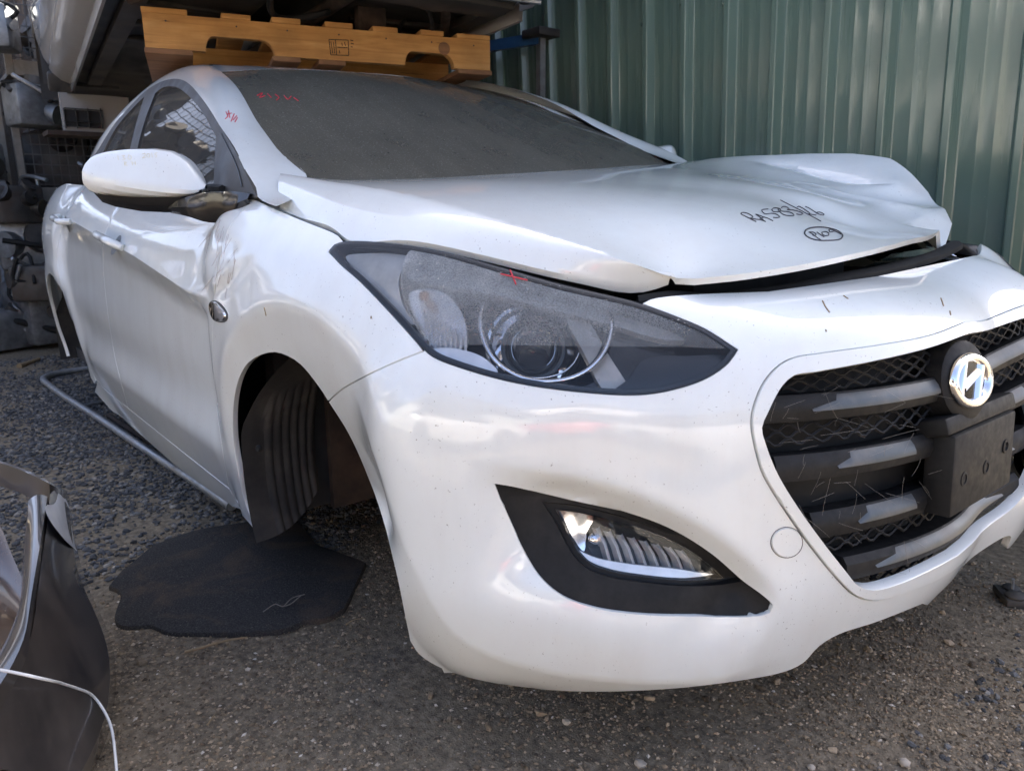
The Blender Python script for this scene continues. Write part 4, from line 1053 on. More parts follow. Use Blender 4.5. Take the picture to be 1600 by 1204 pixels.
# ------------------------------------------------------------------ door mirror
MT['mirror_glass'] = simple('mirror_glass', (.7, .72, .74), .03, 1, var=.03)
secs = [(133, 257, 288, 268), (137, 249, 297, 267), (147, 243, 300, 270), (165, 238, 304, 275), (200, 234, 307, 282), (240, 233, 309, 289), (268, 237, 309, 293), (288, 249, 308, 296), (303, 266, 305, 298), (313, 279, 301, 297), (321, 290, 295, 293)]
axA = np.array([-.675, -1.045]); axB = np.array([-.47, -.79]); back = np.array([-.80, .50, 0]); back /= np.linalg.norm(back)
for sg in (1, -1):
    mr = empty('door_mirror', parent=car)
    rows = []
    us = np.array([s_[0] for s_ in secs], float)
    uu = np.linspace(134, 321, 26)
    tops = np.interp(uu, us, [s_[1] for s_ in secs]); bots = np.interp(uu, us, [s_[2] for s_ in secs]); mids = np.interp(uu, us, [s_[3] for s_ in secs])
    def hit(u, v):
        # vertical plane through the mirror axis
        nrm_ = np.array([axB[1]-axA[1], -(axB[0]-axA[0]), 0]); nrm_ /= np.linalg.norm(nrm_); d = ray(u, v); p0 = np.array([*axA, 1.0])
        return CAM_C+d*(((p0-CAM_C) @ nrm_)/(d @ nrm_))
    for u, tp, bt, md in zip(uu, tops, bots, mids):
        w = math.sqrt(max(.03 if u > 225 else .30, 1-abs((u-225)/96)**2.6))
        T_, B_, M_ = hit(u, tp), hit(u, bt), hit(u, md)
        fwd_ = -back
        pts = [T_+back*.085*w, T_+back*.030*w+[0, 0, .002], T_, .5*(T_+M_)+fwd_*.022*w, M_+fwd_*.036*w, .5*(B_+M_)+fwd_*.036*w, B_+fwd_*.014*w, B_+back*.02*w, B_+back*.085*w]
        rows.append(np.vstack([spl3(np.array(pts[:5]), 13), spl3(np.array(pts[4:]), 11)[1:]]))
    P = np.array(rows)
    if sg < 0: P = warp((P*[1, -1, 1]).reshape(-1, 3)).reshape(P.shape)
    m = MB(); m.grid(P, flip=(sg > 0)); m.F.append(tuple(range(P.shape[1]))[::(1 if sg > 0 else -1)]); m.build('mirror_cap', 'white', mr, True, 24)
    cpl = P[:, [0, -1]].copy(); Gm = np.stack([P[:, 0]*(1-f)+P[:, -1]*f for f in np.linspace(0, 1, 6)], 1)
    m = MB(); m.grid(Gm, flip=(sg < 0)); m.build('mirror_glass', 'mirror_glass', mr, True, 40)
    # black underside and arm to the door
    def tray(spec, name, mat):
        rr = []
        for u, v0, v1, w in spec:
            A_ = hit(u, v0); B_ = hit(u, v1)
            rr.append(np.array([A_-back*.018*w, A_*.5+B_*.5-back*.012*w, B_, B_+back*.05*w, A_+back*.07*w]))
        P = np.array(rr)
        if sg < 0: P = warp((P*[1, -1, 1]).reshape(-1, 3)).reshape(P.shape)
        m = MB(); m.grid(P, flip=(sg > 0)); return m.build(name, mat, mr, True, 50)
    tray([(148, 301, 303, .3), (160, 304, 316, .8), (180, 307, 323, 1), (220, 309, 330, 1), (260, 309, 332, 1), (285, 308, 331, 1), (300, 305, 330, .9), (318, 296, 328, .8)], 'mirror_underside', 'lamp_black')
    arm = []
    for u, v0, v1, y in [(268, 318, 333, -.90), (300, 306, 340, -.875), (330, 300, 348, -.85), (355, 299, 346, -.825), (375, 300, 335, -.812), (392, 303, 318, -.800)]:
        a_ = ony(u, v0, y+.0); b_ = ony(u, v1, y); arm.append([a_+[0, .02, .0], a_+[.004, -.004, 0], .5*(a_+b_)+[.012, -.012, 0], b_+[.002, -.002, 0], b_+[0, .05, 0]])
    P = np.array(arm)
    P = np.stack([spl3(P[:, j], 18) for j in range(5)], 1)
    if sg < 0: P = warp((P*[1, -1, 1]).reshape(-1, 3)).reshape(P.shape)
    m = MB(); m.grid(P, flip=(sg > 0)); m.build('mirror_base', 'lamp_black', mr, True, 50)
# ------------------------------------------------------------------ door handles, side repeater
MT['door_chrome'] = MT['chrome']
for j, ((u0, v0), (u1, v1), (cu, cv)) in enumerate([((162, 372), (194, 388), (182, 383)), ((94, 338), (112, 346), (106, 350))]):
    q = BODY.pix([(u0, v0), ((u0+u1)/2, (v0+v1)/2), (u1, v1)]); X = S(q); N = BODY.normal(q)
    cup = MB(); cq = S(BODY.pix([(cu, cv)]))[0]; cn = BODY.normal(BODY.pix([(cu, cv)]))[0]
    pts = spl3(np.array([X[0]+N[0]*.004, X[0]*.8+X[1]*.2+N[0]*.026, X[1]+N[1]*.034, X[2]*.8+X[1]*.2+N[2]*.028, X[2]+N[2]*.004]), 16)
    cup.tube(pts, [.011]+[.0135]*14+[.011], 10)
    h_ = cup.build('door_handle', 'white', doors[j], True, 60)
    cp = MB(); cp.lathe([(.034, .0016), (.030, .0022), (.018, .0012), (0, .001)], cq, cn, 20); cp.build('handle_cup', 'satin', doors[j], True, 60)
V, F = trimmed(BODY, bp([(331, 474), (337, 472), (346, 480), (354, 492), (352, 499), (344, 501), (336, 497), (331, 486)], 3, True), (), (), res=.006, offset=.006, flange=.012, inset=0, round_=.004)
rp_ = mesh_obj('side_repeater', V, F, 'chrome', car, True, 50)
V, F = trimmed(BODY, bp([(329, 472), (337, 470), (348, 478), (356, 492), (354, 501), (344, 503), (334, 499), (329, 487)], 3, True), (), (), res=.006, offset=.002, flange=.01, inset=0, round_=.002)
mesh_obj('repeater_rim', V, F, 'trim', rp_, True, 50)
# ------------------------------------------------------------------ ground
def vnoise(x, y, f, seed=0):
    o = np.zeros_like(x); r = np.random.default_rng(seed)
    for k in range(6):
        a, b, c = r.uniform(-1, 1, 3); L = math.hypot(a, b)+1e-9; o += np.sin((a*x+b*y)/L*f*(1+.35*k)+c*9)
    return o/6
def ground_h(x, y):
    return .010*vnoise(x, y, 3.1, 1)+.005*vnoise(x, y, 9, 2)+.0025*vnoise(x, y, 31, 3)
t = NT('gritty_yard_ground'); v = t.coord()
n1 = t.noise(v, 1.3, 5, .6); n2 = t.noise(v, 55, 4, .65); n3 = t.noise(v, 240, 2, .6)
base = t.ramp(n1, [(.36, (.090, .068, .044)), (.50, (.190, .148, .094)), (.62, (.105, .092, .073))])
spk = t.ramp(n2, [(.34, (.038, .029, .020)), (.52, (.190, .148, .098)), (.72, (.38, .31, .22))])
c = t.mix(.55, base, spk); c = t.mix(t.ramp(n3, [(.66, 0), (.72, .7)]), c, (.26, .24, .21))
h = t.math('ADD', t.math('MULTIPLY', n2, 1.0), t.math('MULTIPLY', n3, .5))
MT['ground'] = t.done(t.bsdf(Base_Color=c, Roughness=.92, Normal=t.bump(h, .9, .006)))
def axis(lo, hi, core0, core1, fine):
    a = np.arange(core0, core1+1e-6, fine); l = core0-np.geomspace(fine, core0-lo, 26) if lo < core0 else []; r = core1+np.geomspace(fine, hi-core1, 26)
    return np.concatenate([np.sort(l), a, r])
xa = axis(-160, 120, -3.0, 1.6, .028); ya = axis(-120, 120, -1.8, 1.3, .028)
gx, gy_ = np.meshgrid(xa, ya, indexing='ij'); near_ = np.exp(-((np.maximum(0, np.hypot(gx, gy_)-4))/4)**2)
P = np.stack([gx, gy_, ground_h(gx, gy_)*near_], -1)
g = MB(); nx_, ny_ = P.shape[:2]
idx = np.arange(nx_*ny_).reshape(nx_, ny_); Fg = np.stack([idx[:-1, :-1], idx[1:, :-1], idx[1:, 1:], idx[:-1, 1:]], -1).reshape(-1, 4)
def fast_mesh(name, V, F, mat, smooth=True, parent=None):
    V = np.asarray(V, np.float32); F = np.asarray(F, np.int32); k = F.shape[1]
    me = bpy.data.meshes.new(name); me.vertices.add(len(V)); me.vertices.foreach_set('co', V.ravel()); me.loops.add(F.size); me.loops.foreach_set('vertex_index', F.ravel())
    me.polygons.add(len(F)); me.polygons.foreach_set('loop_start', np.arange(len(F), dtype=np.int32)*k); me.polygons.foreach_set('loop_total', np.full(len(F), k, np.int32))
    me.polygons.foreach_set('use_smooth', np.full(len(F), smooth)); me.update(calc_edges=True); me.materials.append(MT[mat])
    o = bpy.data.objects.new(name, me); COL.objects.link(o)
    if parent: o.parent = parent
    return o
ground = fast_mesh('ground', P.reshape(-1, 3), Fg, 'ground'); tag(ground, 'gritty dark yard ground of dirt and gravel', kind='structure')
# loose stones
def stone_mat(name, stops):
    t = NT(name); gi = t.node('NewGeometry'); c = t.ramp(gi.outputs['Random Per Island'], stops); c = t.mix(.5, c, t.mix(1, c, t.ramp(t.noise(t.coord(), 90, 3), [(.3, .5), (.7, 1.3)]), 'MULTIPLY'))
    return t.done(t.bsdf(Base_Color=c, Roughness=.85))
MT['grit'] = stone_mat('grit_stone', [(0, (.065, .047, .030)), (.45, (.200, .145, .088)), (.8, (.31, .23, .145)), (.965, (.40, .31, .21)), (1, (.55, .49, .41))])
MT['gravel'] = stone_mat('blue_gravel', [(0, (.026, .026, .027)), (.5, (.075, .075, .078)), (.85, (.135, .132, .128)), (1, (.28, .25, .21))])
_ph = (1+5**.5)/2; ICO = np.array([(-1, _ph, 0), (1, _ph, 0), (-1, -_ph, 0), (1, -_ph, 0), (0, -1, _ph), (0, 1, _ph), (0, -1, -_ph), (0, 1, -_ph), (_ph, 0, -1), (_ph, 0, 1), (-_ph, 0, -1), (-_ph, 0, 1)])/1.9
ICF = np.array([(0, 11, 5), (0, 5, 1), (0, 1, 7), (0, 7, 10), (0, 10, 11), (1, 5, 9), (5, 11, 4), (11, 10, 2), (10, 7, 6), (7, 1, 8), (3, 9, 4), (3, 4, 2), (3, 2, 6), (3, 6, 8), (3, 8, 9), (4, 9, 5), (2, 4, 11), (6, 2, 10), (8, 6, 7), (9, 8, 1)])
OCT = np.array([(1, 0, 0), (-1, 0, 0), (0, 1, 0), (0, -1, 0), (0, 0, 1), (0, 0, -1)])*1.0; OCF = np.array([(0, 2, 4), (2, 1, 4), (1, 3, 4), (3, 0, 4), (2, 0, 5), (1, 2, 5), (3, 1, 5), (0, 3, 5)])
def stones(name, xy, r, mat, label, BV=None, BF=None):
    BV = ICO if BV is None else BV; BF = ICF if BF is None else BF; nb = len(BV)
    n = len(xy); J = BV[None]*(1+rng.normal(0, .20, (n, nb, 1))); a = rng.uniform(0, 2*PI, n); ca, sa = np.cos(a), np.sin(a)
    sc_ = r[:, None]*rng.uniform([.75, .6, .35], [1.25, 1.0, .75], (n, 3)); J = J*sc_[:, None, :]
    X = np.stack([J[..., 0]*ca[:, None]-J[..., 1]*sa[:, None], J[..., 0]*sa[:, None]+J[..., 1]*ca[:, None], J[..., 2]], -1)
    X[..., 0] += xy[:, 0:1]; X[..., 1] += xy[:, 1:2]; X[..., 2] += (ground_h(xy[:, 0], xy[:, 1])+sc_[:, 2]*.35)[:, None]
    F = (BF[None]+(np.arange(n)*nb)[:, None, None]).reshape(-1, 3)
    o = fast_mesh(name, X.reshape(-1, 3), F, mat, False); tag(o, label, 'gravel', kind='stuff'); return o
def scatter(n, x0, x1, y0, y1, w):
    p = np.column_stack([rng.uniform(x0, x1, n), rng.uniform(y0, y1, n)]); return p[rng.random(n) < w(p[:, 0], p[:, 1])]
pg = scatter(190000, -.9, 1.25, -1.55, .75, lambda x, y: np.clip(.55+.75*vnoise(x, y, 6, 8), .06, 1)*np.exp(-np.maximum(0, -x-.2)))
stones('grit', pg, .0014+.0042*rng.random(len(pg))**2.4, 'grit', 'fine brown grit scattered over the ground below the bumper', OCT, OCF)
pb_ = scatter(2600, -.9, 1.3, -1.6, .8, lambda x, y: np.clip(.4+.8*vnoise(x, y, 5, 9), .05, 1)); stones('grit', pb_, .005+.006*rng.random(len(pb_))**2, 'grit', 'larger loose brown stones scattered on the ground in front')
pv = scatter(60000, -4.5, -.45, -2.0, -.25, lambda x, y: np.clip(.55+.7*vnoise(x, y, 4, 5), 0, 1)*sst(.45, .75, -x+.15*np.sin(y*7)))
stones('gravel', pv, .004+.008*rng.random(len(pv))**1.8, 'gravel', 'loose blue grey gravel beside the sill of the white car')
pr_ = scatter(7000, .9, 1.9, -.3, 1.2, lambda x, y: np.clip(.4+.6*vnoise(x, y, 7, 6), 0, 1))
stones('gravel', pr_, .003+.007*rng.random(len(pr_))**2, 'gravel', 'grey gravel on the ground right of the bumper')
MT['pale'] = simple('pale_stone', (.38, .33, .27), .9, scale=60)
def pebble(u, v, r, label):
    p = onz(u, v, r*.4); J = ICO*(1+rng.normal(0, .12, (12, 1)))*[r*1.2, r, r*.7]
    bm = bmesh.new(); vv = [bm.verts.new(tuple(x)) for x in J]
    for f in ICF: bm.faces.new([vv[i] for i in f])
    bmesh.ops.subdivide_edges(bm, edges=bm.edges, cuts=1, use_grid_fill=True, smooth=.7); bm.verts.index_update()
    V = [tuple(x.co) for x in bm.verts]; F = [tuple(x.index for x in f.verts) for f in bm.faces]; bm.free()
    o = mesh_obj('pebble', V, F, 'pale', None, True, 60, loc=p); tag(o, label, 'stone', 'pale pebbles on the ground')
pebble(1000, 1192, .011, 'pale tan pebble at the bottom edge below the fog lamp')
pebble(1412, 1190, .010, 'pale tan pebble at the bottom right of the ground')
pebble(1268, 1198, .007, 'small white pebble between two tan pebbles')
pebble(1405, 968, .009, 'white pebble just under the lower grille lip')
# ------------------------------------------------------------------ floor mat
matp = [(171, 915, 1), (192, 888, 1), (212, 872, 1), (240, 850), (290, 832), (375, 815), (455, 800, 1), (495, 850, 1), (535, 864), (571, 877, 1), (537, 945, 1), (512, 960), (476, 966, 1), (448, 979), (403, 984), (307, 987), (262, 985, 1), (236, 974, 1), (188, 974), (180, 964), (191, 928, 1), (183, 919)]
mp_ = np.array([onz(u, v, .012)[:2] for u, v in spl(matp, True, 8)])
t = NT('black_carpet_mat'); v = t.coord(); n = t.noise(v, 500, 2); d1 = t.noise(v, 5, 5, .6, 1.2)
c = t.ramp(t.noise(v, 260, 3), [(.3, (.026, .025, .025)), (.62, (.060, .057, .054)), (.80, (.15, .135, .115))])
c = t.mix(t.ramp(d1, [(.50, 0), (.66, .55)]), c, (.115, .080, .056)); c = t.mix(t.ramp(t.noise(v, 330, 2), [(.71, 0), (.75, .8)]), c, (.25, .24, .22))
MT['carpet'] = t.done(t.bsdf(Base_Color=c, Roughness=1.0, Normal=t.bump(n, .8, .003), Specular_IOR_Level=.1))
def mat_f(q):
    e = np.abs(sdist(q, np.vstack([mp_, mp_[:1]]))[0]); return np.column_stack([q, ground_h(q[:, 0], q[:, 1])*.6+.016+.004*vnoise(q[:, 0], q[:, 1], 9, 4)-.005*np.exp(-(e/.02)**2)])
ms = Surf(mat_f, (-1.5, .3), (-1.4, -.3), 20, 20); V, F = trimmed(ms, mp_, (), (), res=.02, flange=.014, inset=0, round_=.004)
fm = mesh_obj('floor_mat', V, F, 'carpet', None, True, 50); tag(fm, 'black carpet car floor mat lying dusty on the ground under the wheel arch', 'floor mat')
em_ = MB()
for L in ([(411, 955), (431, 943), (441, 947), (456, 934), (476, 928)], [(441, 947), (452, 944), (470, 930)]): em_.tube([onz(u, v, .0275) for u, v in spl(L, step=5)], .0012, 5)
em_.build('embroidered_mark', 'web', fm, False)
# ------------------------------------------------------------------ steel frame on the ground
pf = empty('steel_frame', (-1.6, -.75, 0)); tag(pf, 'bent grey tubular steel frame lying on gravel beside the sill', 'metal frame')
def gpt(u, v, z=.02): return onz(u, v, z)
ctr = np.array([-1.6, -.75, 0])
pp = [gpt(*p) for p in [(210, 566), (130, 577), (84, 584), (70, 589), (72, 598), (92, 613), (150, 650), (230, 703), (330, 768), (362, 790)]]
ppd = spl3(pp, 40)-ctr; MB().tube(ppd, .017, 10).build('tube', 'steel', pf)
MB().tube([gpt(132, 633)-ctr, gpt(172, 625)-ctr], .008, 8).build('cross_rod', 'steel', pf)
MB().tube([gpt(225, 700)-ctr, gpt(290, 688)-ctr], .008, 8).build('cross_rod', 'steel', pf)
MB().tube([p-ctr+[0, .05, -.004] for p in spl3([gpt(150, 650), gpt(230, 703), gpt(340, 775)], 12)], .010, 8).build('lower_rail', 'rust', pf)
# ------------------------------------------------------------------ twigs and leaf
MT['twig'] = simple('dry_twig', (.24, .17, .095), .9, scale=80)
def twig(pts, r, label, name='twig', cat='twig'):
    P = spl3([onz(u, v, .012+.004*(i % 2)) for i, (u, v) in enumerate(pts)], 14); m = MB().tube(P, [r*(1.1-.5*i/13+.12*math.sin(i*2.3)) for i in range(14)], 7)
    o = m.build(name, 'twig', None, True, 60); tag(o, label, cat)
twig([(289, 1018), (318, 1010), (345, 1002), (386, 995)], .0032, 'dry brown twig on dirt in front of the floor mat')
twig([(540, 975), (555, 967), (572, 966)], .0015, 'thin straw by the right corner of the floor mat')
twig([(324, 1132), (332, 1120), (338, 1112)], .0016, 'short thin twig on the ground in the lower left')
twig([(30, 572), (62, 560)], .016, 'flat brown wood scrap on ground by the missing rear wheel', 'wood_scrap', 'wood')
# ------------------------------------------------------------------ small hub with a stud on the right
hb0 = onz(1580, 938, 0); st_ = empty('stud_plate', hb0); tag(st_, 'small black metal plate with upright stud lying on the ground at right', 'metal part')
m = MB(); m.box((0, 0, .012), (.055, .085, .018), rotz(.7), bev=.004); m.build('plate', 'under', st_)
m = MB(); m.lathe([(.020, 0), (.022, .006), (.015, .012), (0, .013)], (.012, -.018, .02), (0, 0, 1), 16); m.build('boss', 'under', st_)
m = MB(); m.lathe([(.018, 0), (.019, .005), (.012, .010), (0, .011)], (-.010, .022, .02), (0, 0, 1), 16); m.build('boss', 'under', st_)
m = MB(); m.tube([(0, 0, .02), (-.002, -.004, .058)], .0034, 10); m.build('stud', 'steel', st_)
# ------------------------------------------------------------------ green steel wall
t = NT('green_wall_steel'); v = t.coord(); st1 = t.noise(t.coord(scale=(14, 14, .6)), 1, 5, .6)
c = t.ramp(st1, [(.3, (.108, .166, .132)), (.7, (.120, .180, .145))]); c = t.mix(t.ramp(t.noise(v, 3, 6, .7), [(.5, 0), (.8, .35)]), c, (.17, .17, .14))
c = t.mix(t.ramp(t.noise(v, 75, 3, .6), [(.70, 0), (.76, .6)]), c, (.25, .27, .24))
MT['green'] = t.done(t.bsdf(Base_Color=c, Roughness=t.ramp(st1, [(.3, .25), (.7, .30)]), Coat_Weight=.5, Coat_Roughness=.10))
wall = empty('steel_wall', (0, 1.30, 0)); tag(wall, 'green ribbed steel sheet wall behind the white car', 'wall'); wall.rotation_euler = (math.radians(3.2), 0, 0)
PITCH = .2075; RIB0 = onz(1545, 150, 0); X0 = .318
prof = [(0, 0), (.004, .002), (.018, .034), (.022, .036), (.040, .036), (.044, .034), (.058, .002), (.062, 0), (.107, 0), (.110, .0005), (.113, .0005), (.116, 0), (.154, 0), (.157, .0005), (.160, .0005), (.163, 0), (PITCH, 0)]
zs = np.linspace(-.05, 3.5, 22); NSH = 7
for sh in range(NSH):
    pr2 = []
    for r in range(5): pr2 += [(sh*5*PITCH+r*PITCH+a, b) for a, b in prof[:-1]]
    pr2.append(((sh+1)*5*PITCH+.012, 0.)); P = np.zeros((len(pr2), len(zs), 3))
    for i, (a, b) in enumerate(pr2):
        for j, z in enumerate(zs):
            x = X0+4*PITCH-a; w = .0018*math.sin(z*2.1+a*3)*math.sin(a*5+sh)+.0008*math.sin(z*7+a*9)
            P[i, j] = (x+.003*math.sin(z*3+sh), -b-w-.0015*(sh % 2), z)
    m = MB(); m.grid(P); m.build('sheet', 'green', wall, True, 25)
sc_ = MB()
for k in range(28):
    x = X0+4*PITCH-k*PITCH-.07; z = 1.72+.02*math.sin(k*3); o = MB().lathe([(0, .008), (.006, .007), (.006, .002), (.010, .001), (.010, -.002)], (x, -.004, z), (0, -1, 0), 8).build('screw', 'green', wall)
m = MB(); m.box((-2.4, .05, 1.75), (7.2, .06, .10)); m.box((-2.4, .05, .4), (7.2, .06, .10)); m.box((-2.4, .05, 3.1), (7.2, .06, .1)); m.build('rail', 'steel', wall, False)
# ------------------------------------------------------------------ timber pallet on the roof
def wood(name, c1, c2, c3):
    t = NT(name); v = t.coord(scale=(2.2, 26, 26)); n = t.noise(v, 1.6, 5, .6, .8); w = t.noise(t.coord(), 7, 4); k = t.noise(t.coord(scale=(1, 1.2, 1.2)), 4.5, 1)
    c = t.ramp(n, [(.28, c1), (.52, c2), (.75, c3)]); c = t.mix(t.ramp(w, [(.42, 0), (.72, .6)]), c, tuple(x*.55 for x in c2))
    c = t.mix(t.ramp(t.noise(t.coord(scale=(.6, 9, 9)), 9, 3, .7), [(.66, 0), (.72, .75)]), c, (.05, .03, .018))
    return t.done(t.bsdf(Base_Color=c, Roughness=.8, Normal=t.bump(n, .35, .003)))
MT['pine'] = wood('orange_pine', (.36, .165, .045), (.52, .255, .070), (.62, .35, .12))
MT['pine_dark'] = wood('dark_pine', (.16, .075, .032), (.24, .115, .05), (.32, .17, .075))
PA = onz(228, 83, 1.462); PB = onz(766, 118, 1.462); dx = (PB-PA); PL_ = np.linalg.norm(dx[:2]); ang = math.atan2(dx[1], dx[0])
pal = empty('timber_pallet', PA, ang); tag(pal, 'orange pine notched pallet lying on the white car roof', 'pallet')
SH_ = .112
def stringer(yoff, mat):
    pts = [(0, 0)]
    def notch(c, w, h):
        out = [(c-w/2-.012, 0)]
        for a in np.linspace(0, 1, 6): out.append((c-w/2+.03*(1-math.cos(a*PI/2)), h*math.sin(a*PI/2)*1.0))
        for a in np.linspace(1, 0, 6): out.append((c+w/2-.045*(1-math.cos(a*PI/2)), h*math.sin(a*PI/2)))
        out.append((c+w/2+.012, 0)); return out
    pts += notch(PL_*.245, .235, .052)+notch(PL_*.80, .20, .052)+[(PL_, 0), (PL_, SH_), (0, SH_)]
    from mathutils.geometry import tessellate_polygon
    P2 = [Vector((a, b, 0)) for a, b in pts]; tr = tessellate_polygon([P2]); n = len(pts); V = []; F = []
    for y in (0, .038): V += [(a, yoff+y, b+.018) for a, b in pts]
    for t in tr: F.append(tuple(t)); F.append(tuple(i+n for i in t[::-1]))
    for i in range(n): j = (i+1) % n; F.append((i, j, j+n, i+n))
    bm = bmesh.new(); vv = [bm.verts.new(v) for v in V]
    for f in F: bm.faces.new([vv[i] for i in f])
    bmesh.ops.recalc_face_normals(bm, faces=bm.faces); me = bpy.data.meshes.new('stringer'); bm.to_mesh(me); bm.free(); me.materials.append(MT[mat])
    o = bpy.data.objects.new('stringer', me); COL.objects.link(o); o.parent = pal
DEP = 1.12
for y, mt_ in ((0, 'pine'), (.54, 'pine'), (DEP-.038, 'pine')): stringer(y, mt_)
def board(x0, x1, z, th, mat, name):
    m = MB(); m.box(((x0+x1)/2, DEP/2+random.uniform(-.006, .006), z), (x1-x0, DEP+.012, th), rotz(random.uniform(-.006, .006)), bev=.002); return m.build(name, mat, pal, True, 30)
pxs = [(218, 293), (345, 391), (425, 470), (507, 550), (583, 622), (656, 692), (714, 766)]
def ux(u):
    L = np.linspace(0, PL_, 400); Q = np.array([PA+np.array([math.cos(ang)*a, math.sin(ang)*a, .14]) for a in L]); return np.interp(u, proj(Q)[:, 0], L)
for a, b in pxs: board(max(-.004, ux(a)), ux(b), .018+SH_+.0095, .018, 'pine', 'top_board')
for a, b in ((-.004, .15), (.42, .52), (.58, .68), (PL_-.14, PL_+.004)): board(a, b, .0085, .017, 'pine_dark', 'bottom_board')
for a, b in pxs:
    for f in (.3, .7):
        xx = ux(a)+(ux(b)-ux(a))*f; MB().lathe([(0, .001), (.0035, .001), (.0035, -.002)], (xx, .019, .018+SH_+.0188), (0, 0, 1), 8).build('nail', 'under', pal)
    xx = (ux(a)+ux(b))/2; MB().lathe([(0, .0012), (.003, .001), (.003, -.002)], (xx, -.0005, .018+SH_*.8), (0, -1, 0), 8).build('nail', 'under', pal)
# printed stamp on the front stringer
MT['ink'] = simple('black_ink', (.012, .011, .010), .8)
def on_str(u, v):
    nrm_ = np.array([math.sin(ang), -math.cos(ang), 0]); d = ray(u, v); P = CAM_C+d*(((PA+nrm_*.0006-CAM_C) @ nrm_)/(d @ nrm_)); Q = P-PA
    c, s_ = math.cos(-ang), math.sin(-ang); return np.array([Q[0]*c-Q[1]*s_, Q[0]*s_+Q[1]*c, Q[2]])
stamp = MB()
for L in ([(514, 62), (544, 63), (545, 87), (517, 86), (514, 62)], [(524, 62), (526, 86)], [(527, 74), (543, 75)], [(517, 65), (520, 84)], [(521, 66), (523, 84)], [(534, 67), (535, 72)], [(530, 79), (531, 84)], [(547, 63), (552, 64)], [(548, 68), (553, 69)], [(548, 73), (551, 74)], [(538, 66), (540, 72)]):
    for a, b in zip(L[:-1], L[1:]): stamp.tube([on_str(*a), on_str(*b)], .0014, 4)
stamp.build('stamp', 'ink', pal, False)
knot = MB(); kc = on_str(694, 76); knot.lathe([(0.001, .0012), (.020, .001), (.024, .0004)], kc, (0, -1, 0), 18)
ko = knot.build('knot', 'pine_dark', pal); ko.scale = (1, 1, 1)

# ------------------------------------------------------------------ car stacked on top of the pallet
s0 = onz(160, 4, 1.665); s1 = onz(113, 142, 1.665); d = (s0-s1)[:2]; d /= np.linalg.norm(d); UA = math.atan2(d[1], d[0])
pr90 = np.array([-d[1], d[0]])      # to its left
org = np.array([*(s0[:2]+pr90*.70), 1.665]); up_ = empty('stacked_car', org, UA); tag(up_, 'silver car stacked on the pallet, seen from underneath', 'car')
XF, XR = 1.08, -3.6
def body_strip(prof, x0, x1, sgn, name, mat, n=26, bend=0):
    xs_ = np.linspace(x0, x1, n); P = np.zeros((n, len(prof), 3))
    for i, x in enumerate(xs_):
        k = .05*sst(.5, 1.1, np.array(x))+.06*sst(-2.6, -3.6, np.array(x))
        for j, (y, z) in enumerate(prof): P[i, j] = (x, sgn*(y-k), z)
    m = MB(); m.grid(P, flip=(sgn > 0)); return m.build(name, mat, up_, True, 35)
for sgn in (-1, 1):
    body_strip([(.70, .045), (.70, -.02), (.712, -.022), (.716, .02), (.76, .035), (.80, .07), (.815, .10), (.80, .12)], .60, -2.18, sgn, 'sill', 'silver')
    body_strip([(.79, .125), (.815, .122), (.835, .16), (.858, .26), (.868, .40), (.87, .55), (.86, .66), (.80, .72), (.72, .95), (.60, 1.10), (.0, 1.16)], .62, -2.20, sgn, 'body_side', 'silver')
    body_strip([(.70, .34), (.80, .345), (.862, .36), (.87, .55), (.86, .66), (.80, .72), (.6, .75), (0, .78)], .62, 1.12, sgn, 'wing', 'silver')
    body_strip([(.70, .36), (.80, .365), (.862, .38), (.87, .55), (.86, .66), (.80, .72), (.6, 1.0), (0, 1.05)], -2.2, -2.95, sgn, 'wing', 'silver')
    body_strip([(.60, .12), (.78, .14), (.84, .2), (.86, .38), (.85, .6), (.78, .7), (.5, .75), (0, .76)], -2.95, -3.6, sgn, 'rear_corner', 'silver')
    w_ = MB(); P = np.zeros((20, 6, 3))
    for i, a in enumerate(np.linspace(math.radians(-8), math.radians(188), 20)):
        for j, y in enumerate(np.linspace(.45, .85, 6)): P[i, j] = (-2.56+.36*math.cos(a), sgn*y, .06+.34*math.sin(a))
    w_.grid(P, flip=(sgn < 0)); w_.build('wheel_arch', 'under', up_)
    m = MB(); m.box((-2.20, sgn*.76, .03), (.05, .14, .12), roty(.5), bev=.02); m.build('mud_flap', 'trim', up_)
    m2 = MB(); m2.box((-.7, sgn*.60, .012), (2.6, .07, .03)); m2.build('floor_rail', 'under', up_, False)
# floor with pressed ribs and centre tunnel
nxs, nys = 90, 60; P = np.zeros((nxs, nys, 3))
for i, x in enumerate(np.linspace(XF, XR, nxs)):
    for j, y in enumerate(np.linspace(-.71, .71, nys)):
        z = .035+.10*math.exp(-(y/.12)**4)+.012*math.sin(x*9)*math.exp(-((abs(y)-.4)/.2)**4)+.008*(math.sin(y*60) > .3)*(abs(y) > .2)*(-1.6 < x < -.4)
        if x > .5: z += .10*sst(.5, .75, np.array(x))+.03*math.sin(y*13)
        P[i, j] = (x, y, z)
m = MB(); m.grid(P); m.build('floor', 'under', up_, True, 35)
def under(name, fn, mat='under'):
    m = MB(); fn(m); return m.build(name, mat, up_, True, 40)
under('exhaust_pipe', lambda m: m.tube(spl3([(1.0, .12, .07), (.5, .08, .04), (-.6, .02, .02), (-1.4, .05, .02), (-2.2, .25, .03), (-3.3, .4, .05)], 40), .028, 12), 'rust')
under('muffler', lambda m: m.lathe([(0, 0), (.085, .01), (.095, .05), (.095, .5), (.085, .54), (0, .55)], (-1.1, .05, .01), (-1, .08, 0), 20), 'rust')
under('fuel_tank', lambda m: m.box((-1.75, -.10, .09), (.75, .5, .12), bev=.05))
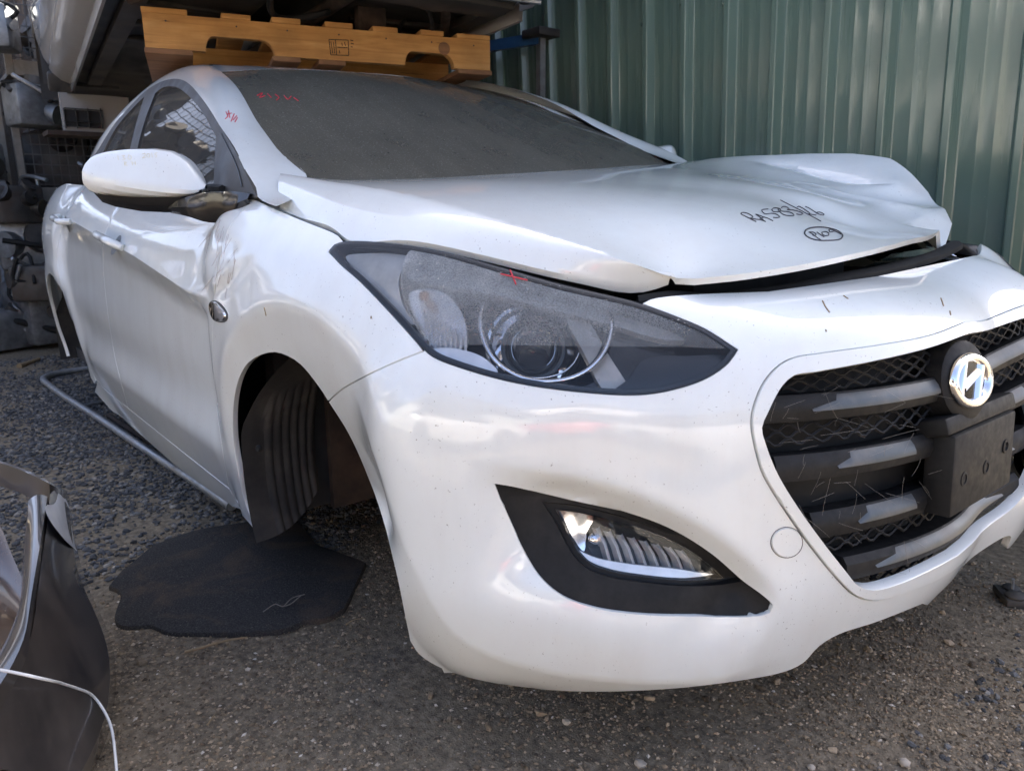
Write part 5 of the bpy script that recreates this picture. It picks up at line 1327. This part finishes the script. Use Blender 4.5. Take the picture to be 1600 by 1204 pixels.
under('cross_member', lambda m: m.box((.62, 0, .03), (.16, 1.25, .09), bev=.025))
under('cross_member', lambda m: m.box((-2.75, 0, .10), (.14, 1.0, .1), bev=.03))
FO = .60
for sgn in (-1, 1):
    under('control_arm', lambda m: m.box((FO+.14, sgn*.42, .03), (.30, .36, .045), rotz(sgn*.45), bev=.015)); under('radius_rod', lambda m: m.tube([(FO+.28, sgn*.25, .025), (FO-.5, sgn*.62, .0)], .02, 10), 'rust')
    under('suspension_strut', lambda m: m.tube([(FO+.18, sgn*.62, .0), (FO+.14, sgn*.58, .4)], [.035, .05], 12))
    under('coil_spring', lambda m: m.tube([(FO+.16+.06*math.cos(a), sgn*.6+.06*math.sin(a), .05+.012*a) for a in np.linspace(0, 22, 70)], .008, 6))
    under('tie_rod', lambda m: m.tube([(FO+.05, sgn*.18, .03), (FO+.20, sgn*.66, .0)], .010, 8), 'steel')
under('gearbox', lambda m: m.box((FO+.22, .15, .10), (.34, .42, .2), bev=.06)); under('bell_housing', lambda m: m.lathe([(.12, 0), (.14, .03), (.14, .1), (.10, .16), (0, .17)], (FO+.2, -.1, .10), (0, -1, 0), 20))
under('drive_shaft', lambda m: m.tube([(FO+.16, .1, .05), (FO+.16, .68, .02)], .016, 10), 'steel')
for k in range(9):
    xx = -.9+k*.17; under('floor_rib', lambda m: m.box((xx, (-.42 if k % 2 else .40), .03), (.05, .42, .02), rotz(.1*(k % 3-1)), bev=.006))
under('bracket', lambda m: m.box((.25, .22, .0), (.05, .12, .10), bev=.01), 'rust'); under('bracket', lambda m: m.box((.42, -.34, .01), (.08, .10, .07), bev=.01), 'steel')
under('heat_shield', lambda m: m.box((-.75, .03, .06), (.6, .26, .012), bev=.004), 'steel')
under('brake_line', lambda m: m.tube(spl3([(.1, .3, .01), (-.5, .26, .02), (-.9, .33, .02), (-1.6, .3, .02), (-2.3, .45, .01)], 30), .006, 6), 'steel')
under('wiring_loom', lambda m: m.tube(spl3([(.45, -.22, .0), (.3, -.15, -.05), (.35, -.02, -.03), (.2, .06, .02)], 20), .012, 8), 'seal')
under('wiring_loom', lambda m: m.tube(spl3([(.5, .35, .0), (.4, .4, -.06), (.3, .33, -.05), (.22, .38, .02)], 20), .009, 8), 'seal')
m = MB(); m.box((XR+.05, 0, .42), (.1, 1.4, .6), bev=.05); m.build('rear_bumper', 'silver', up_)
# ------------------------------------------------------------------ rack post and blue beam beside the pallet
MT['blue'] = simple('blue_rack_paint', (.03, .10, .24), .4, coat=.2)
rk = empty('storage_rack', onz(846, 60, 1.0)*[1, 1, 0]); rp0 = ony(845, 90, 1.10); rk.location = (rp0[0], rp0[1], 0)
tag(rk, 'blue and grey steel rack upright standing between pallet and green wall', 'rack')
m = MB(); m.box((0, 0, .86), (.032, .032, 1.72)); m.build('upright', 'steel', rk, False)
m = MB(); m.box((0, 0, 1.74), (.13, .13, .035), bev=.004); m.build('bracket', 'under', rk)
m = MB(); m.box((-.45, -.14, 1.72), (.95, .03, .05), rotz(.30)); m.build('beam', 'blue', rk, False)
# ------------------------------------------------------------------ writing on the car
MT['marker'] = simple('black_marker_pen', (.015, .015, .02), .5)
def strokes(surf, lines, r, mat, name, parent, off=.0008, step=3):
    m = MB()
    for L in lines:
        q = surf.pix(spl(L, step=step)); m.tube(surf.f(q)+surf.normal(q)*off, r, 5)
    return m.build(name, mat, parent, True, 70)
HOOD.flip = HOOD.normal(np.array([[.2, 0.]]))[0][2] < 0
H8 = lambda L: [(1140+a/8, 290+b/8) for a, b in L]
txt = [[(330, 455), (270, 425), (190, 385), (140, 355), (150, 342), (200, 345), (260, 370), (290, 395), (270, 410), (235, 410)], [(240, 410), (330, 425), (380, 430), (445, 450)],
       [(445, 455), (380, 400), (325, 362), (420, 395), (480, 415), (540, 445)], [(380, 415), (430, 400)],
       [(480, 297), (400, 310), (440, 358), (520, 350), (590, 365), (625, 395), (600, 405), (545, 402)],
       [(600, 285), (545, 285), (525, 305), (545, 330), (610, 330), (640, 320), (630, 295), (600, 285), (635, 340), (680, 370), (750, 382), (805, 375), (790, 355), (720, 330), (650, 325)],
       [(645, 280), (665, 266), (720, 275), (745, 298), (720, 305), (790, 310), (870, 330), (915, 355), (890, 367), (835, 360)],
       [(635, 185), (760, 250), (900, 320), (1020, 385), (1140, 448)],
       [(845, 272), (860, 262), (910, 285), (970, 325), (1005, 355), (985, 358), (1080, 372)],
       [(945, 264), (1000, 290), (1060, 330), (1110, 358), (1165, 375), (1180, 365), (1140, 340), (1095, 335), (1085, 350)]]
strokes(HOOD, [H8(L) for L in txt], .0010, 'marker', 'marker_writing', hood)
cir = [[(935, 600), (950, 560), (1020, 532), (1140, 524), (1260, 540), (1360, 575), (1412, 625), (1390, 668), (1320, 685), (1230, 690), (1130, 690), (1030, 672), (960, 635), (935, 600), (940, 580)]]
pl = [[(1140, 685), (1080, 645), (1030, 605), (990, 585), (1050, 590), (1080, 615), (1065, 635), (1035, 620)], [(1090, 585), (1130, 615), (1180, 645)], [(1180, 580), (1150, 590), (1160, 615), (1200, 632), (1235, 625), (1240, 600), (1210, 582), (1180, 580)], [(1300, 560), (1240, 552), (1255, 585), (1305, 570), (1270, 550), (1330, 580), (1390, 610)]]
strokes(HOOD, [H8(L) for L in cir], .0014, 'marker', 'marker_writing', hood)
strokes(HOOD, [H8(L) for L in pl], .0010, 'marker', 'marker_writing', hood)
strokes(WS, [[(402, 150), (410, 146), (406, 153), (414, 150)], [(418, 147), (424, 153)], [(430, 148), (436, 153), (432, 157)], [(444, 150), (450, 156), (455, 151)], [(459, 153), (466, 158)]], .0016, 'crayon', 'crayon_mark', windscreen)
class PG:  # the pillar strip as a surface for pencil marks
    pass
pil = [ony(u, v, -.70) for u, v in [(352, 176)]]
PILS = Surf(lambda q: np.column_stack([q[:, 0], -.745+.34*(q[:, 1]-1.08)+.10*(q[:, 0]+.6), q[:, 1]]), (-1.2, -.2), (.95, 1.4), 60, 60)
def pil_hit(px):
    # nearest point of the pillar mesh along the ray
    from mathutils.bvhtree import BVHTree
    global _pbv
    try: _pbv
    except NameError:
        V = Pg.reshape(-1, 3); n, m = Pg.shape[:2]; F = [(i*m+j, (i+1)*m+j, (i+1)*m+j+1, i*m+j+1) for i in range(n-1) for j in range(m-1)]
        _pbv = BVHTree.FromPolygons([tuple(v) for v in V], F)
    d = ray(*px); h = _pbv.ray_cast(Vector(CAM_C), Vector(d)); return None if h[0] is None else np.array(h[0])-d*.0008
m = MB()
for L in ([(353, 175), (356, 182), (352, 186)], [(357, 173), (359, 184)], [(361, 190), (366, 178)], [(364, 188), (370, 181)], [(354, 179), (362, 177)], [(367, 191), (371, 184)]):
    P = [pil_hit(p) for p in spl(L, step=3)]
    if all(p is not None for p in P): m.tube(P, .0013, 5)
if m.V: m.build('crayon_mark', 'crayon', car)
MT['yellow'] = simple('yellow_crayon', (.66, .58, .34), .7)
from mathutils.bvhtree import BVHTree
mc = [o for o in bpy.data.objects if o.name == 'mirror_cap'][0]; _mb = BVHTree.FromPolygons([tuple(v.co) for v in mc.data.vertices], [tuple(p.vertices) for p in mc.data.polygons])
def m_hit(px):
    d = ray(*px); h = _mb.ray_cast(Vector(CAM_C), Vector(d)); return None if h[0] is None else np.array(h[0])-d*.0006
m = MB()
for L in ([(184, 243), (185, 250)], [(190, 243), (195, 243), (192, 246), (196, 248), (191, 250)], [(201, 242), (205, 244), (204, 249), (200, 248), (201, 242)], [(222, 241), (227, 240), (226, 244), (222, 247), (228, 246)], [(231, 240), (229, 244), (233, 246), (234, 241), (231, 240)], [(237, 239), (238, 246)],
          [(246, 239), (242, 240), (242, 242), (245, 243), (243, 246)], [(194, 253), (195, 259)], [(194, 253), (198, 254), (195, 256), (199, 259)], [(206, 252), (207, 258)], [(211, 252), (212, 258)], [(206, 255), (212, 255)]):
    P = [m_hit(p) for p in spl(L, step=2)]
    if all(p is not None for p in P): m.tube(P, .0004, 4)
if m.V: m.build('crayon_mark', 'yellow', mc.parent, False)
# scuffs in the paint around the dented door edge
MT['scuff'] = simple('paint_scuff', (.42, .36, .35), .8)
r2 = random.Random(4); sl_ = []
for k in range(26):
    u0, v0 = r2.uniform(332, 372), r2.uniform(340, 440); L0 = r2.uniform(8, 45); an = r2.choice([1.75, 1.9, 2.15, 2.3, 1.6])+r2.uniform(-.1, .1)
    sl_.append([(u0, v0), (u0+L0*.5*math.cos(an)+r2.uniform(-1, 1), v0+L0*.5*math.sin(an)), (u0+L0*math.cos(an), v0+L0*math.sin(an))])
sm = strokes(BODY, sl_, .00045, 'scuff', 'scuff_marks', car, .0001, 6); sm['kind'] = 'stuff'
sl_ = [[(1285, 470+0), (1290, 480), (1296, 488)], [(1484, 486), (1485, 492)], [(1470, 466), (1474, 478)], [(1318, 462), (1325, 467)], [(1290, 515), (1291, 518)], [(413, 480), (416, 493)], [(580, 494), (580, 498)]]
sm = strokes(BODY, sl_, .0012, 'twig', 'dirt_fleck', car, .0003, 4); sm['kind'] = 'stuff'
# ------------------------------------------------------------------ black bumper in the foreground
MT['dark_paint'] = make_paint('black_car_paint', (.012, .011, .012), dust=(.16, .13, .11), amt=.35, speck=.3)
MT['bronze'] = simple('brown_tinted_plastic', (.055, .030, .022), .18, coat=.4, dirt=(.12, .09, .07), dirt_amt=.5)
MT['tape'] = simple('grey_plastic_tape', (.42, .43, .45), .35, var=.08)
MT['cable'] = simple('white_cable', (.62, .62, .60), .5)
bb0 = onz(170, 1080, 0)
blk = empty('bumper_cover', bb0); tag(blk, 'black car bumper cover with taped end lying in the foreground', 'bumper')
def P3(u, v, z): return onz(u, v, z)-bb0
R_ = [P3(*p) for p in [(104, 772, .30), (112, 830, .27), (126, 905, .21), (150, 960, .155), (166, 1005, .12), (172, 1050, .10), (166, 1110, .085), (145, 1170, .075), (115, 1225, .07)]]
E_ = [P3(*p) for p in [(108, 776, .16), (118, 840, .13), (135, 910, .08), (160, 965, .04), (176, 1010, .012), (182, 1055, .0), (176, 1120, .0), (155, 1185, .0), (122, 1250, .0)]]
L_ = [P3(*p) for p in [(78, 772, .37), (72, 830, .36), (62, 900, .34), (56, 950, .32), (46, 1000, .30), (24, 1050, .28), (-15, 1110, .26), (-60, 1160, .24), (-110, 1200, .23)]]
n = 36; Rd, Ed, Ld = spl3(R_, n), spl3(E_, n), spl3(L_, n)
def ruled(curves, bulge=0, flip=False):
    rows = []
    for a, b, k in curves:
        for f in np.linspace(0, 1, 7)[(0 if not rows else 1):]: rows.append(a*(1-f)+b*f+np.array([0, 0, 1])*bulge*math.sin(f*PI)*k)
    return np.stack(rows, 1)
m = MB(); m.grid(ruled([(Ld, Rd, 1)], .012)); m.grid(np.stack([Rd, Rd*.6+Ed*.4+[.006, -.002, -.002], Ed], 1)); m.build('face', 'dark_paint', blk, True, 28)
L2 = [P3(*p) for p in [(74, 775, .375), (66, 830, .372), (54, 900, .355), (46, 950, .335), (36, 1000, .315), (12, 1050, .295), (-28, 1105, .275), (-75, 1150, .255), (-125, 1190, .24)]]
L3 = [P3(*p) for p in [(44, 782, .375), (42, 830, .36), (36, 900, .335), (30, 945, .315), (14, 990, .29), (-10, 1035, .27), (-50, 1085, .25), (-95, 1130, .23), (-145, 1170, .22)]]
m = MB(); a, b = spl3(L2, n), spl3(L3, n); m.grid(ruled([(b, a, 1)], .008)); m.grid(np.stack([a, a*.5+Ld*.5-[0, 0, .02], Ld], 1)); m.build('raised_rib', 'dark_paint', blk, True, 30)
L4 = [p+np.array([-.02, -.03, -.16]) for p in L3]; L5 = [P3(*p) for p in [(-30, 722, .36), (-40, 780, .30), (-60, 850, .22), (-80, 920, .15), (-110, 980, .12), (-140, 1030, .10), (-190, 1080, .09), (-240, 1120, .08), (-290, 1160, .07)]]
m = MB(); c_ = spl3(L4, n); m.grid(ruled([(c_, b, 1)])); m.grid(ruled([(spl3(L5, n), c_, 1)], -.03)); m.build('inner_panel', 'bronze', blk, True, 30)
top = spl3([P3(*p) for p in [(-40, 716, .36), (0, 724, .37), (40, 738, .375), (75, 755, .375), (104, 770, .31)]], 24)
m = MB(); m.grid(np.stack([top+[-.03, -.01, -.03], top+[-.012, 0, .004], top+[.012, 0, .004], top+[.016, -.004, -.05]], 1)); m.build('end_lip', 'dark_paint', blk, True, 40)
tp = [[(78, 790, .376), (92, 782, .345), (104, 776, .312), (110, 790, .29)], [(76, 803, .376), (92, 800, .345), (107, 800, .296), (116, 830, .25)], [(84, 818, .362), (98, 822, .325), (112, 838, .275), (122, 858, .21)], [(96, 834, .335), (106, 846, .30), (117, 856, .258), (123, 862, .20)]]
m = MB(); Pt = np.array([[P3(*p)+np.array([.004, -.004, .005]) for p in r] for r in tp]); Pt = np.stack([spl3(r, 12) for r in Pt]); Pt = np.stack([spl3(Pt[:, j], 12) for j in range(12)], 1); m.grid(Pt); m.build('tape', 'tape', blk, True, 60)
cb_ = empty('white_cable', bb0); tag(cb_, 'thin white cable trailing over the black bumper cover', 'cable')
cp = [P3(*p) for p in [(-60, 1040, .33), (0, 1046, .312), (50, 1056, .30), (100, 1068, .215), (130, 1078, .165), (152, 1094, .12), (168, 1120, .102), (178, 1160, .085), (183, 1215, .06), (184, 1260, .0)]]
MB().tube(spl3(cp, 60), .0022, 8).build('cable', 'cable', cb_)
# ------------------------------------------------------------------ storage cages with scrap, left background
MT['cage'] = simple('grey_cage_wire', (.10, .10, .10), .6, .5, dirt=(.12, .08, .05), dirt_amt=.6)
MT['pale_steel'] = simple('pale_weathered_steel', (.26, .24, .21), .6, .2, dirt=(.2, .15, .1), dirt_amt=.6)
MT['scrap'] = simple('oily_scrap_metal', (.06, .058, .056), .5, .5, scale=8, var=.5, dirt=(.10, .06, .035), dirt_amt=.6)
MT['alloy'] = simple('cast_alloy', (.22, .23, .24), .5, .6, scale=10, var=.3, dirt=(.06, .05, .04), dirt_amt=.8)
def cage(x, y, z, w, dpt, h, label, lean=0):
    e = empty('storage_cage', (x, y, z), lean); tag(e, label, 'cage', 'storage cages in the left background')
    for sx in (0, 1):
        for sy in (0, 1): m = MB(); m.box((-sx*dpt, sy*w, h/2), (.045, .045, h)); m.build('post', 'pale_steel' if sx == 0 else 'cage', e, False)
    m = MB(); m.box((0, w/2, .05), (.05, w-.05, .10)); m.build('front_rail', 'pale_steel', e, False)
    m = MB(); m.box((-dpt/2, w/2, .03), (dpt, w, .03)); m.build('base', 'scrap', e, False)
    wr = MB()
    for k in range(int(w/.055)): wr.box((.0, .03+k*.055, h*.45), (.006, .006, h*.75))
    for k in range(int(h*.75/.07)): wr.box((.0, w/2, .12+k*.07), (.007, w, .007))
    for k in range(int(dpt/.08)): wr.box((-k*.08, 0, h*.45), (.006, .006, h*.75))
    o = wr.build('wire_panel', 'cage', e, False); o['kind'] = 'stuff'
    return e
def lump(x, y, z, s, mat, label, name='engine_part', cat='engine part', seed=0):
    r = random.Random(seed); e = empty(name, (x, y, z)); tag(e, label, cat)
    m = MB(); m.box((0, 0, s*.45), (s*.8, s*.9, s*.8), rotz(r.uniform(-.5, .5)), bev=s*.08); m.build('block', mat, e)
    for k in range(7):
        m = MB(); a = np.array([r.uniform(-1, 1), r.uniform(-1, 1), r.uniform(-.3, 1)]); a /= np.linalg.norm(a); rr = s*r.uniform(.10, .26)
        m.lathe([(0, s*.12), (rr, s*.12), (rr, 0), (rr*.8, -s*.2)], a*s*.45+[0, 0, s*.45], a, 14); m.build('cover', mat if k % 2 else 'scrap', e)
    for k in range(3):
        m = MB(); p = [np.array([r.uniform(-.6, .6), r.uniform(-.6, .6), r.uniform(.1, 1.1)])*s for _ in range(4)]; m.tube(spl3(p, 18), s*.04, 8); m.build('hose', 'seal' if k else 'steel', e)
    return e
cage(-5.4, -1.75, 1.02, 1.02, 1.0, .80, 'grey wire storage cage at far left, lower of its stack')
cage(-5.4, -1.78, 1.88, 1.02, 1.0, .95, 'grey wire storage cage at far left, top of its stack')
cage(-5.2, -.66, 1.02, 1.10, 1.0, .80, 'wire storage cage just behind the door mirror, pale posts')
cage(-5.2, -.64, 1.88, 1.10, 1.0, .95, 'wire storage cage behind the stacked silver car')
lump(-5.6, -1.45, 1.1, .45, 'scrap', 'dark engine parts in the left lower cage', seed=1); lump(-5.7, -1.0, 1.1, .5, 'scrap', 'greasy gearbox in the left lower cage beside the post', 'gearbox', 'gearbox', seed=2)
lump(-5.6, -.35, 1.1, .5, 'scrap', 'dark gearbox in the cage behind the mirror', 'gearbox', 'gearbox', seed=3); lump(-5.7, .15, 1.1, .55, 'scrap', 'dark engine in the cage hidden by the white car', 'engine', 'engine', seed=4)
lump(-5.3, -1.2, 0, .62, 'alloy', 'blue grey alloy engine standing on the ground below the cages', 'engine', 'engine', seed=5)
lump(-5.0, -.62, .0, .55, 'alloy', 'alloy gearbox on the ground beside the rear of the white car', 'gearbox', 'gearbox', seed=6)
lump(-5.1, -.66, .52, .46, 'alloy', 'alloy engine part stacked on the gearbox behind the white car', seed=7)
lump(-6.3, -1.75, 0, .7, 'scrap', 'dark rusty engine on the ground at the far left', 'engine', 'engine', seed=8); lump(-5.8, -1.0, .6, .42, 'scrap', 'rusty brake drum pile on top of the alloy engine', seed=9)
lump(-5.6, -1.4, 1.95, .5, 'scrap', 'dark scrap in the upper left cage', seed=10); lump(-5.6, -.2, 1.95, .5, 'scrap', 'dark scrap in the upper cage behind the stacked car', seed=11)
for k, (x, y, z, sz) in enumerate([(-4.9, -.95, .0, .34), (-4.7, -.72, .34, .30), (-5.0, -1.35, .55, .36), (-5.1, -.95, 1.12, .34), (-4.95, -.75, .85, .32), (-5.1, -1.3, 1.12, .30), (-5.0, -.55, 1.5, .34), (-5.05, -1.15, 1.98, .36), (-5.0, -.75, 1.98, .34)]):
    lump(x, y, z, sz, ('alloy', 'scrap', 'alloy')[k % 3], ('small alloy pump on the ground by the rear wheel arch', 'greasy starter motor pile above the small alloy pump', 'alloy cylinder head leaning under the left cage', 'black compressor at the front of the left lower cage', 'dark turbo housing just left of the rear door handle', 'small alloy bracket in the left lower cage', 'dark differential at the front of the cage behind the mirror', 'alloy throttle body in the upper left cage', 'dark manifold in the upper cage by the stacked car')[k], 'engine_part', 'engine part', 20+k)
# blue drum, white panel with a black grid, leaning beam
dr_ = empty('plastic_drum', (-7.6, -1.12, .95)); tag(dr_, 'blue plastic drum on its side at the far left edge', 'drum')
MT['drum'] = simple('blue_plastic', (.05, .12, .30), .4)
m = MB(); m.lathe([(.0, 0), (.26, 0), (.29, .03), (.29, .28), (.30, .30), (.29, .32), (.29, .6), (.30, .62), (.29, .64), (.29, .86), (.26, .9), (.0, .9)], (0, 0, 0), (-.9, .2, 0), 28); m.build('body', 'drum', dr_)
m = MB(); m.lathe([(0.0, .03), (.06, .03), (.06, 0)], (.0, .12, .1), (.9, -.2, 0), 14); m.build('cap', 'seal', dr_)
stnd = MB(); stnd.box((-7.9, -1.0, .33), (.9, .5, .60)); o = stnd.build('timber_stand', 'pine_dark', None, False); tag(o, 'dark timber block under the blue drum', 'block')
pv_ = empty('van_panel', (-4.7, 0, 0)); tag(pv_, 'white vehicle panel with a black gridded vent behind the pallet', 'vehicle panel')
def vx(u, v): return onx(u, v, -4.6)-np.array([-4.7, 0, 0])
def vbox(m, u0, v0, u1, v1, x0=0, x1=.03):
    a = vx(u0, v0); b = vx(u1, v1); m.box(((x0+x1)/2+.1, (a[1]+b[1])/2, (a[2]+b[2])/2), (x1-x0, abs(b[1]-a[1]), abs(a[2]-b[2])))
m = MB(); vbox(m, 88, 128, 205, 215, 0, .05); m.build('panel', 'silver', pv_, False)
m = MB(); vbox(m, 98, 172, 156, 201, .05, .056); m.build('vent_back', 'interior', pv_, False)
for (a, b, c2, d2) in ((97, 171, 157, 174), (97, 191, 157, 194), (97, 199, 157, 202), (97, 171, 100, 202), (115, 171, 118, 202), (134, 171, 137, 202), (154, 171, 157, 202)):
    m = MB(); vbox(m, a, b, c2, d2, .056, .075); m.build('vent_bar', 'trim', pv_, False)
m = MB(); vbox(m, 70, 205, 175, 217, -.1, .12); m.build('cross_beam', 'rust', pv_, False)
# ------------------------------------------------------------------ yard beyond the camera and far background
MT['cream'] = simple('cream_shed_steel', (.33, .33, .29), .55, scale=3, dirt=(.3, .24, .18), dirt_amt=.5, dscale=1.5)
def shed(name, c, L, h, dpt, rz, label):
    e = empty(name, c, rz); tag(e, label, 'shed')
    n = int(L/.25); P = np.zeros((n*4+1, 2, 3))
    for i in range(n*4+1):
        x = -L/2+i*L/(n*4); y = .03 if i % 4 in (1, 2) else 0
        for j, z in enumerate((0, h)): P[i, j] = (x, y, z)
    m = MB(); m.grid(P); m.build('wall', 'cream', e, False)
    m = MB(); m.box((0, -dpt/2, h+.25), (L+.4, dpt+.6, .12), rotx(.08)); m.build('roof', 'cream', e, False)
    for k in (-1, 0, 1):
        m = MB(); m.box((k*L*.28, .04, 1.5), (2.6, .06, 3.0)); d_ = m.build('roller_door', 'steel', e, False)
    m = MB(); m.box((0, -dpt, h/2), (L, .1, h)); m.build('rear_wall', 'cream', e, False)
shed('workshop_shed', (2, -15, 0), 26, 4.2, 6, 0, 'long cream workshop shed across the yard behind the camera')
shed('storage_shed', (-19, -2, 0), 14, 3.6, 5, -PI/2, 'cream storage shed far behind the cages at left')
# parked cars across the lane (seen in reflections)
MT['red'] = make_paint('red_car_paint', (.42, .012, .02), amt=.12)
MT['bluecar'] = make_paint('blue_car_paint', (.03, .05, .12), amt=.2)
MT['tyre'] = simple('tyre_rubber', (.02, .02, .02), .85)
def parked(x, y, rz, mat, label, z=0, wheels=True):
    e = empty('parked_car', (x, y, z), rz); tag(e, label, 'car', 'cars parked across the lane')
    st = [(-2.05, .62, .72, .50), (-1.9, .80, .95, .30), (-1.2, .88, 1.0, .24), (-.4, .89, .98, .22), (.5, .89, .96, .22), (1.3, .88, .88, .24), (1.9, .78, .72, .28), (2.1, .55, .60, .40)]
    P = np.zeros((len(st), 11, 3))
    for i, (x_, w, ht, lo) in enumerate(st):
        for j, (f, g2) in enumerate(((-.7, 0), (-.95, .02), (-1, .25), (-1, .6), (-.94, .85), (-.6, 1), (.6, 1), (.94, .85), (1, .6), (1, .25), (.95, .02))): P[i, j] = (x_, f*w, lo+(ht-lo)*g2)
    P = np.stack([spl3(P[:, j], 30) for j in range(11)], 1); m = MB(); m.grid(P); m.F.append(tuple(range(11))); m.F.append(tuple(29*11+k for k in range(11))); m.build('body', mat, e, True, 40)
    G2 = [(-1.75, .62, .98), (-1.25, .58, 1.40), (-.5, .58, 1.46), (.15, .58, 1.42), (1.0, .66, .95)]
    Q = np.array([[(x_, -.80+.0*w, .93), (x_, -w, z_), (x_, 0, z_+.03), (x_, w, z_), (x_, .80, .93)] for x_, w, z_ in G2]); Q = np.stack([spl3(Q[:, j], 20) for j in range(5)], 1)
    m = MB(); m.grid(Q); m.build('cabin_glass', 'gloss_black', e, True, 40)
    m = MB(); m.grid(np.array([[(x_, -w*.9, z_+.012), (x_, 0, z_+.04), (x_, w*.9, z_+.012)] for x_, w, z_ in G2[1:4]])); m.build('roof', mat, e, True, 40)
    for sx in (-1.3, 1.32):
        for sy in (-1, 1):
            m = MB(); m.lathe([(.0, .02), (.2, .02), (.22, .0), (.30, .0), (.32, -.03), (.32, -.17), (.0, -.17)], (sx, sy*.90, .32), (0, sy, 0), 24); m.build('wheel', 'tyre', e, True, 40)
    return e
parked(2.3, -5.4, .15, 'silver', 'silver car parked across the lane straight behind the camera'); parked(-3.2, -5.6, -.1, 'bluecar', 'dark blue car parked across the lane towards the left')
parked(-5.6, -3.1, .12, 'silver', 'silver car parked at left beside the lane near the cages'); parked(6.2, -2.0, 1.35, 'silver', 'silver car parked beyond the camera on the right'); parked(-8.6, -5.2, .1, 'silver', 'silver car parked far down the lane')
parked(-3.0, -5.7, .05, 'dark_paint', 'black car stacked on top of the dark blue car', 1.47); parked(7.2, -5.2, .1, 'red', 'red car parked across the lane behind the camera'); parked(2.5, -5.5, -.06, 'dark_paint', 'black car stacked on the silver car behind the camera', 1.47)
parked(7.0, -5.6, .12, 'silver', 'silver car stacked on top of the red car', 1.47); parked(-8.5, -5.4, .0, 'dark_paint', 'black car stacked on top of the silver car', 1.47)
# dark containers behind the cages
MT['rustbox'] = simple('dark_container_paint', (.05, .045, .042), .7, scale=4, dirt=(.10, .055, .03), dirt_amt=.7, dscale=2)
def container(x, y, z, label):
    e = empty('shipping_container', (x, y, z)); tag(e, label, 'container', 'dark containers behind the cages')
    n = 40; P = np.zeros((n*4+1, 2, 3))
    for i in range(n*4+1):
        for j, zz in enumerate((.12, 2.5)): P[i, j] = (.03 if i % 4 in (1, 2) else 0, i*4.6/(n*4), zz)
    m = MB(); m.grid(P); m.build('side', 'rustbox', e, False)
    m = MB(); m.box((-1.2, 2.3, 1.3), (2.36, 4.6, 2.5)); m.build('box', 'rustbox', e, False)
    for yy in (0, 4.6): m = MB(); m.box((.02, yy, 1.3), (.14, .14, 2.6)); m.build('corner_post', 'rustbox', e, False)
    for zz in (.06, 2.54): m = MB(); m.box((.02, 2.3, zz), (.12, 4.6, .12)); m.build('rail', 'rustbox', e, False)
container(-7.4, -.92, 0, 'dark rusty container behind the engines and cages, lower one'); container(-7.5, -.95, 2.62, 'dark container behind the cages, upper one')
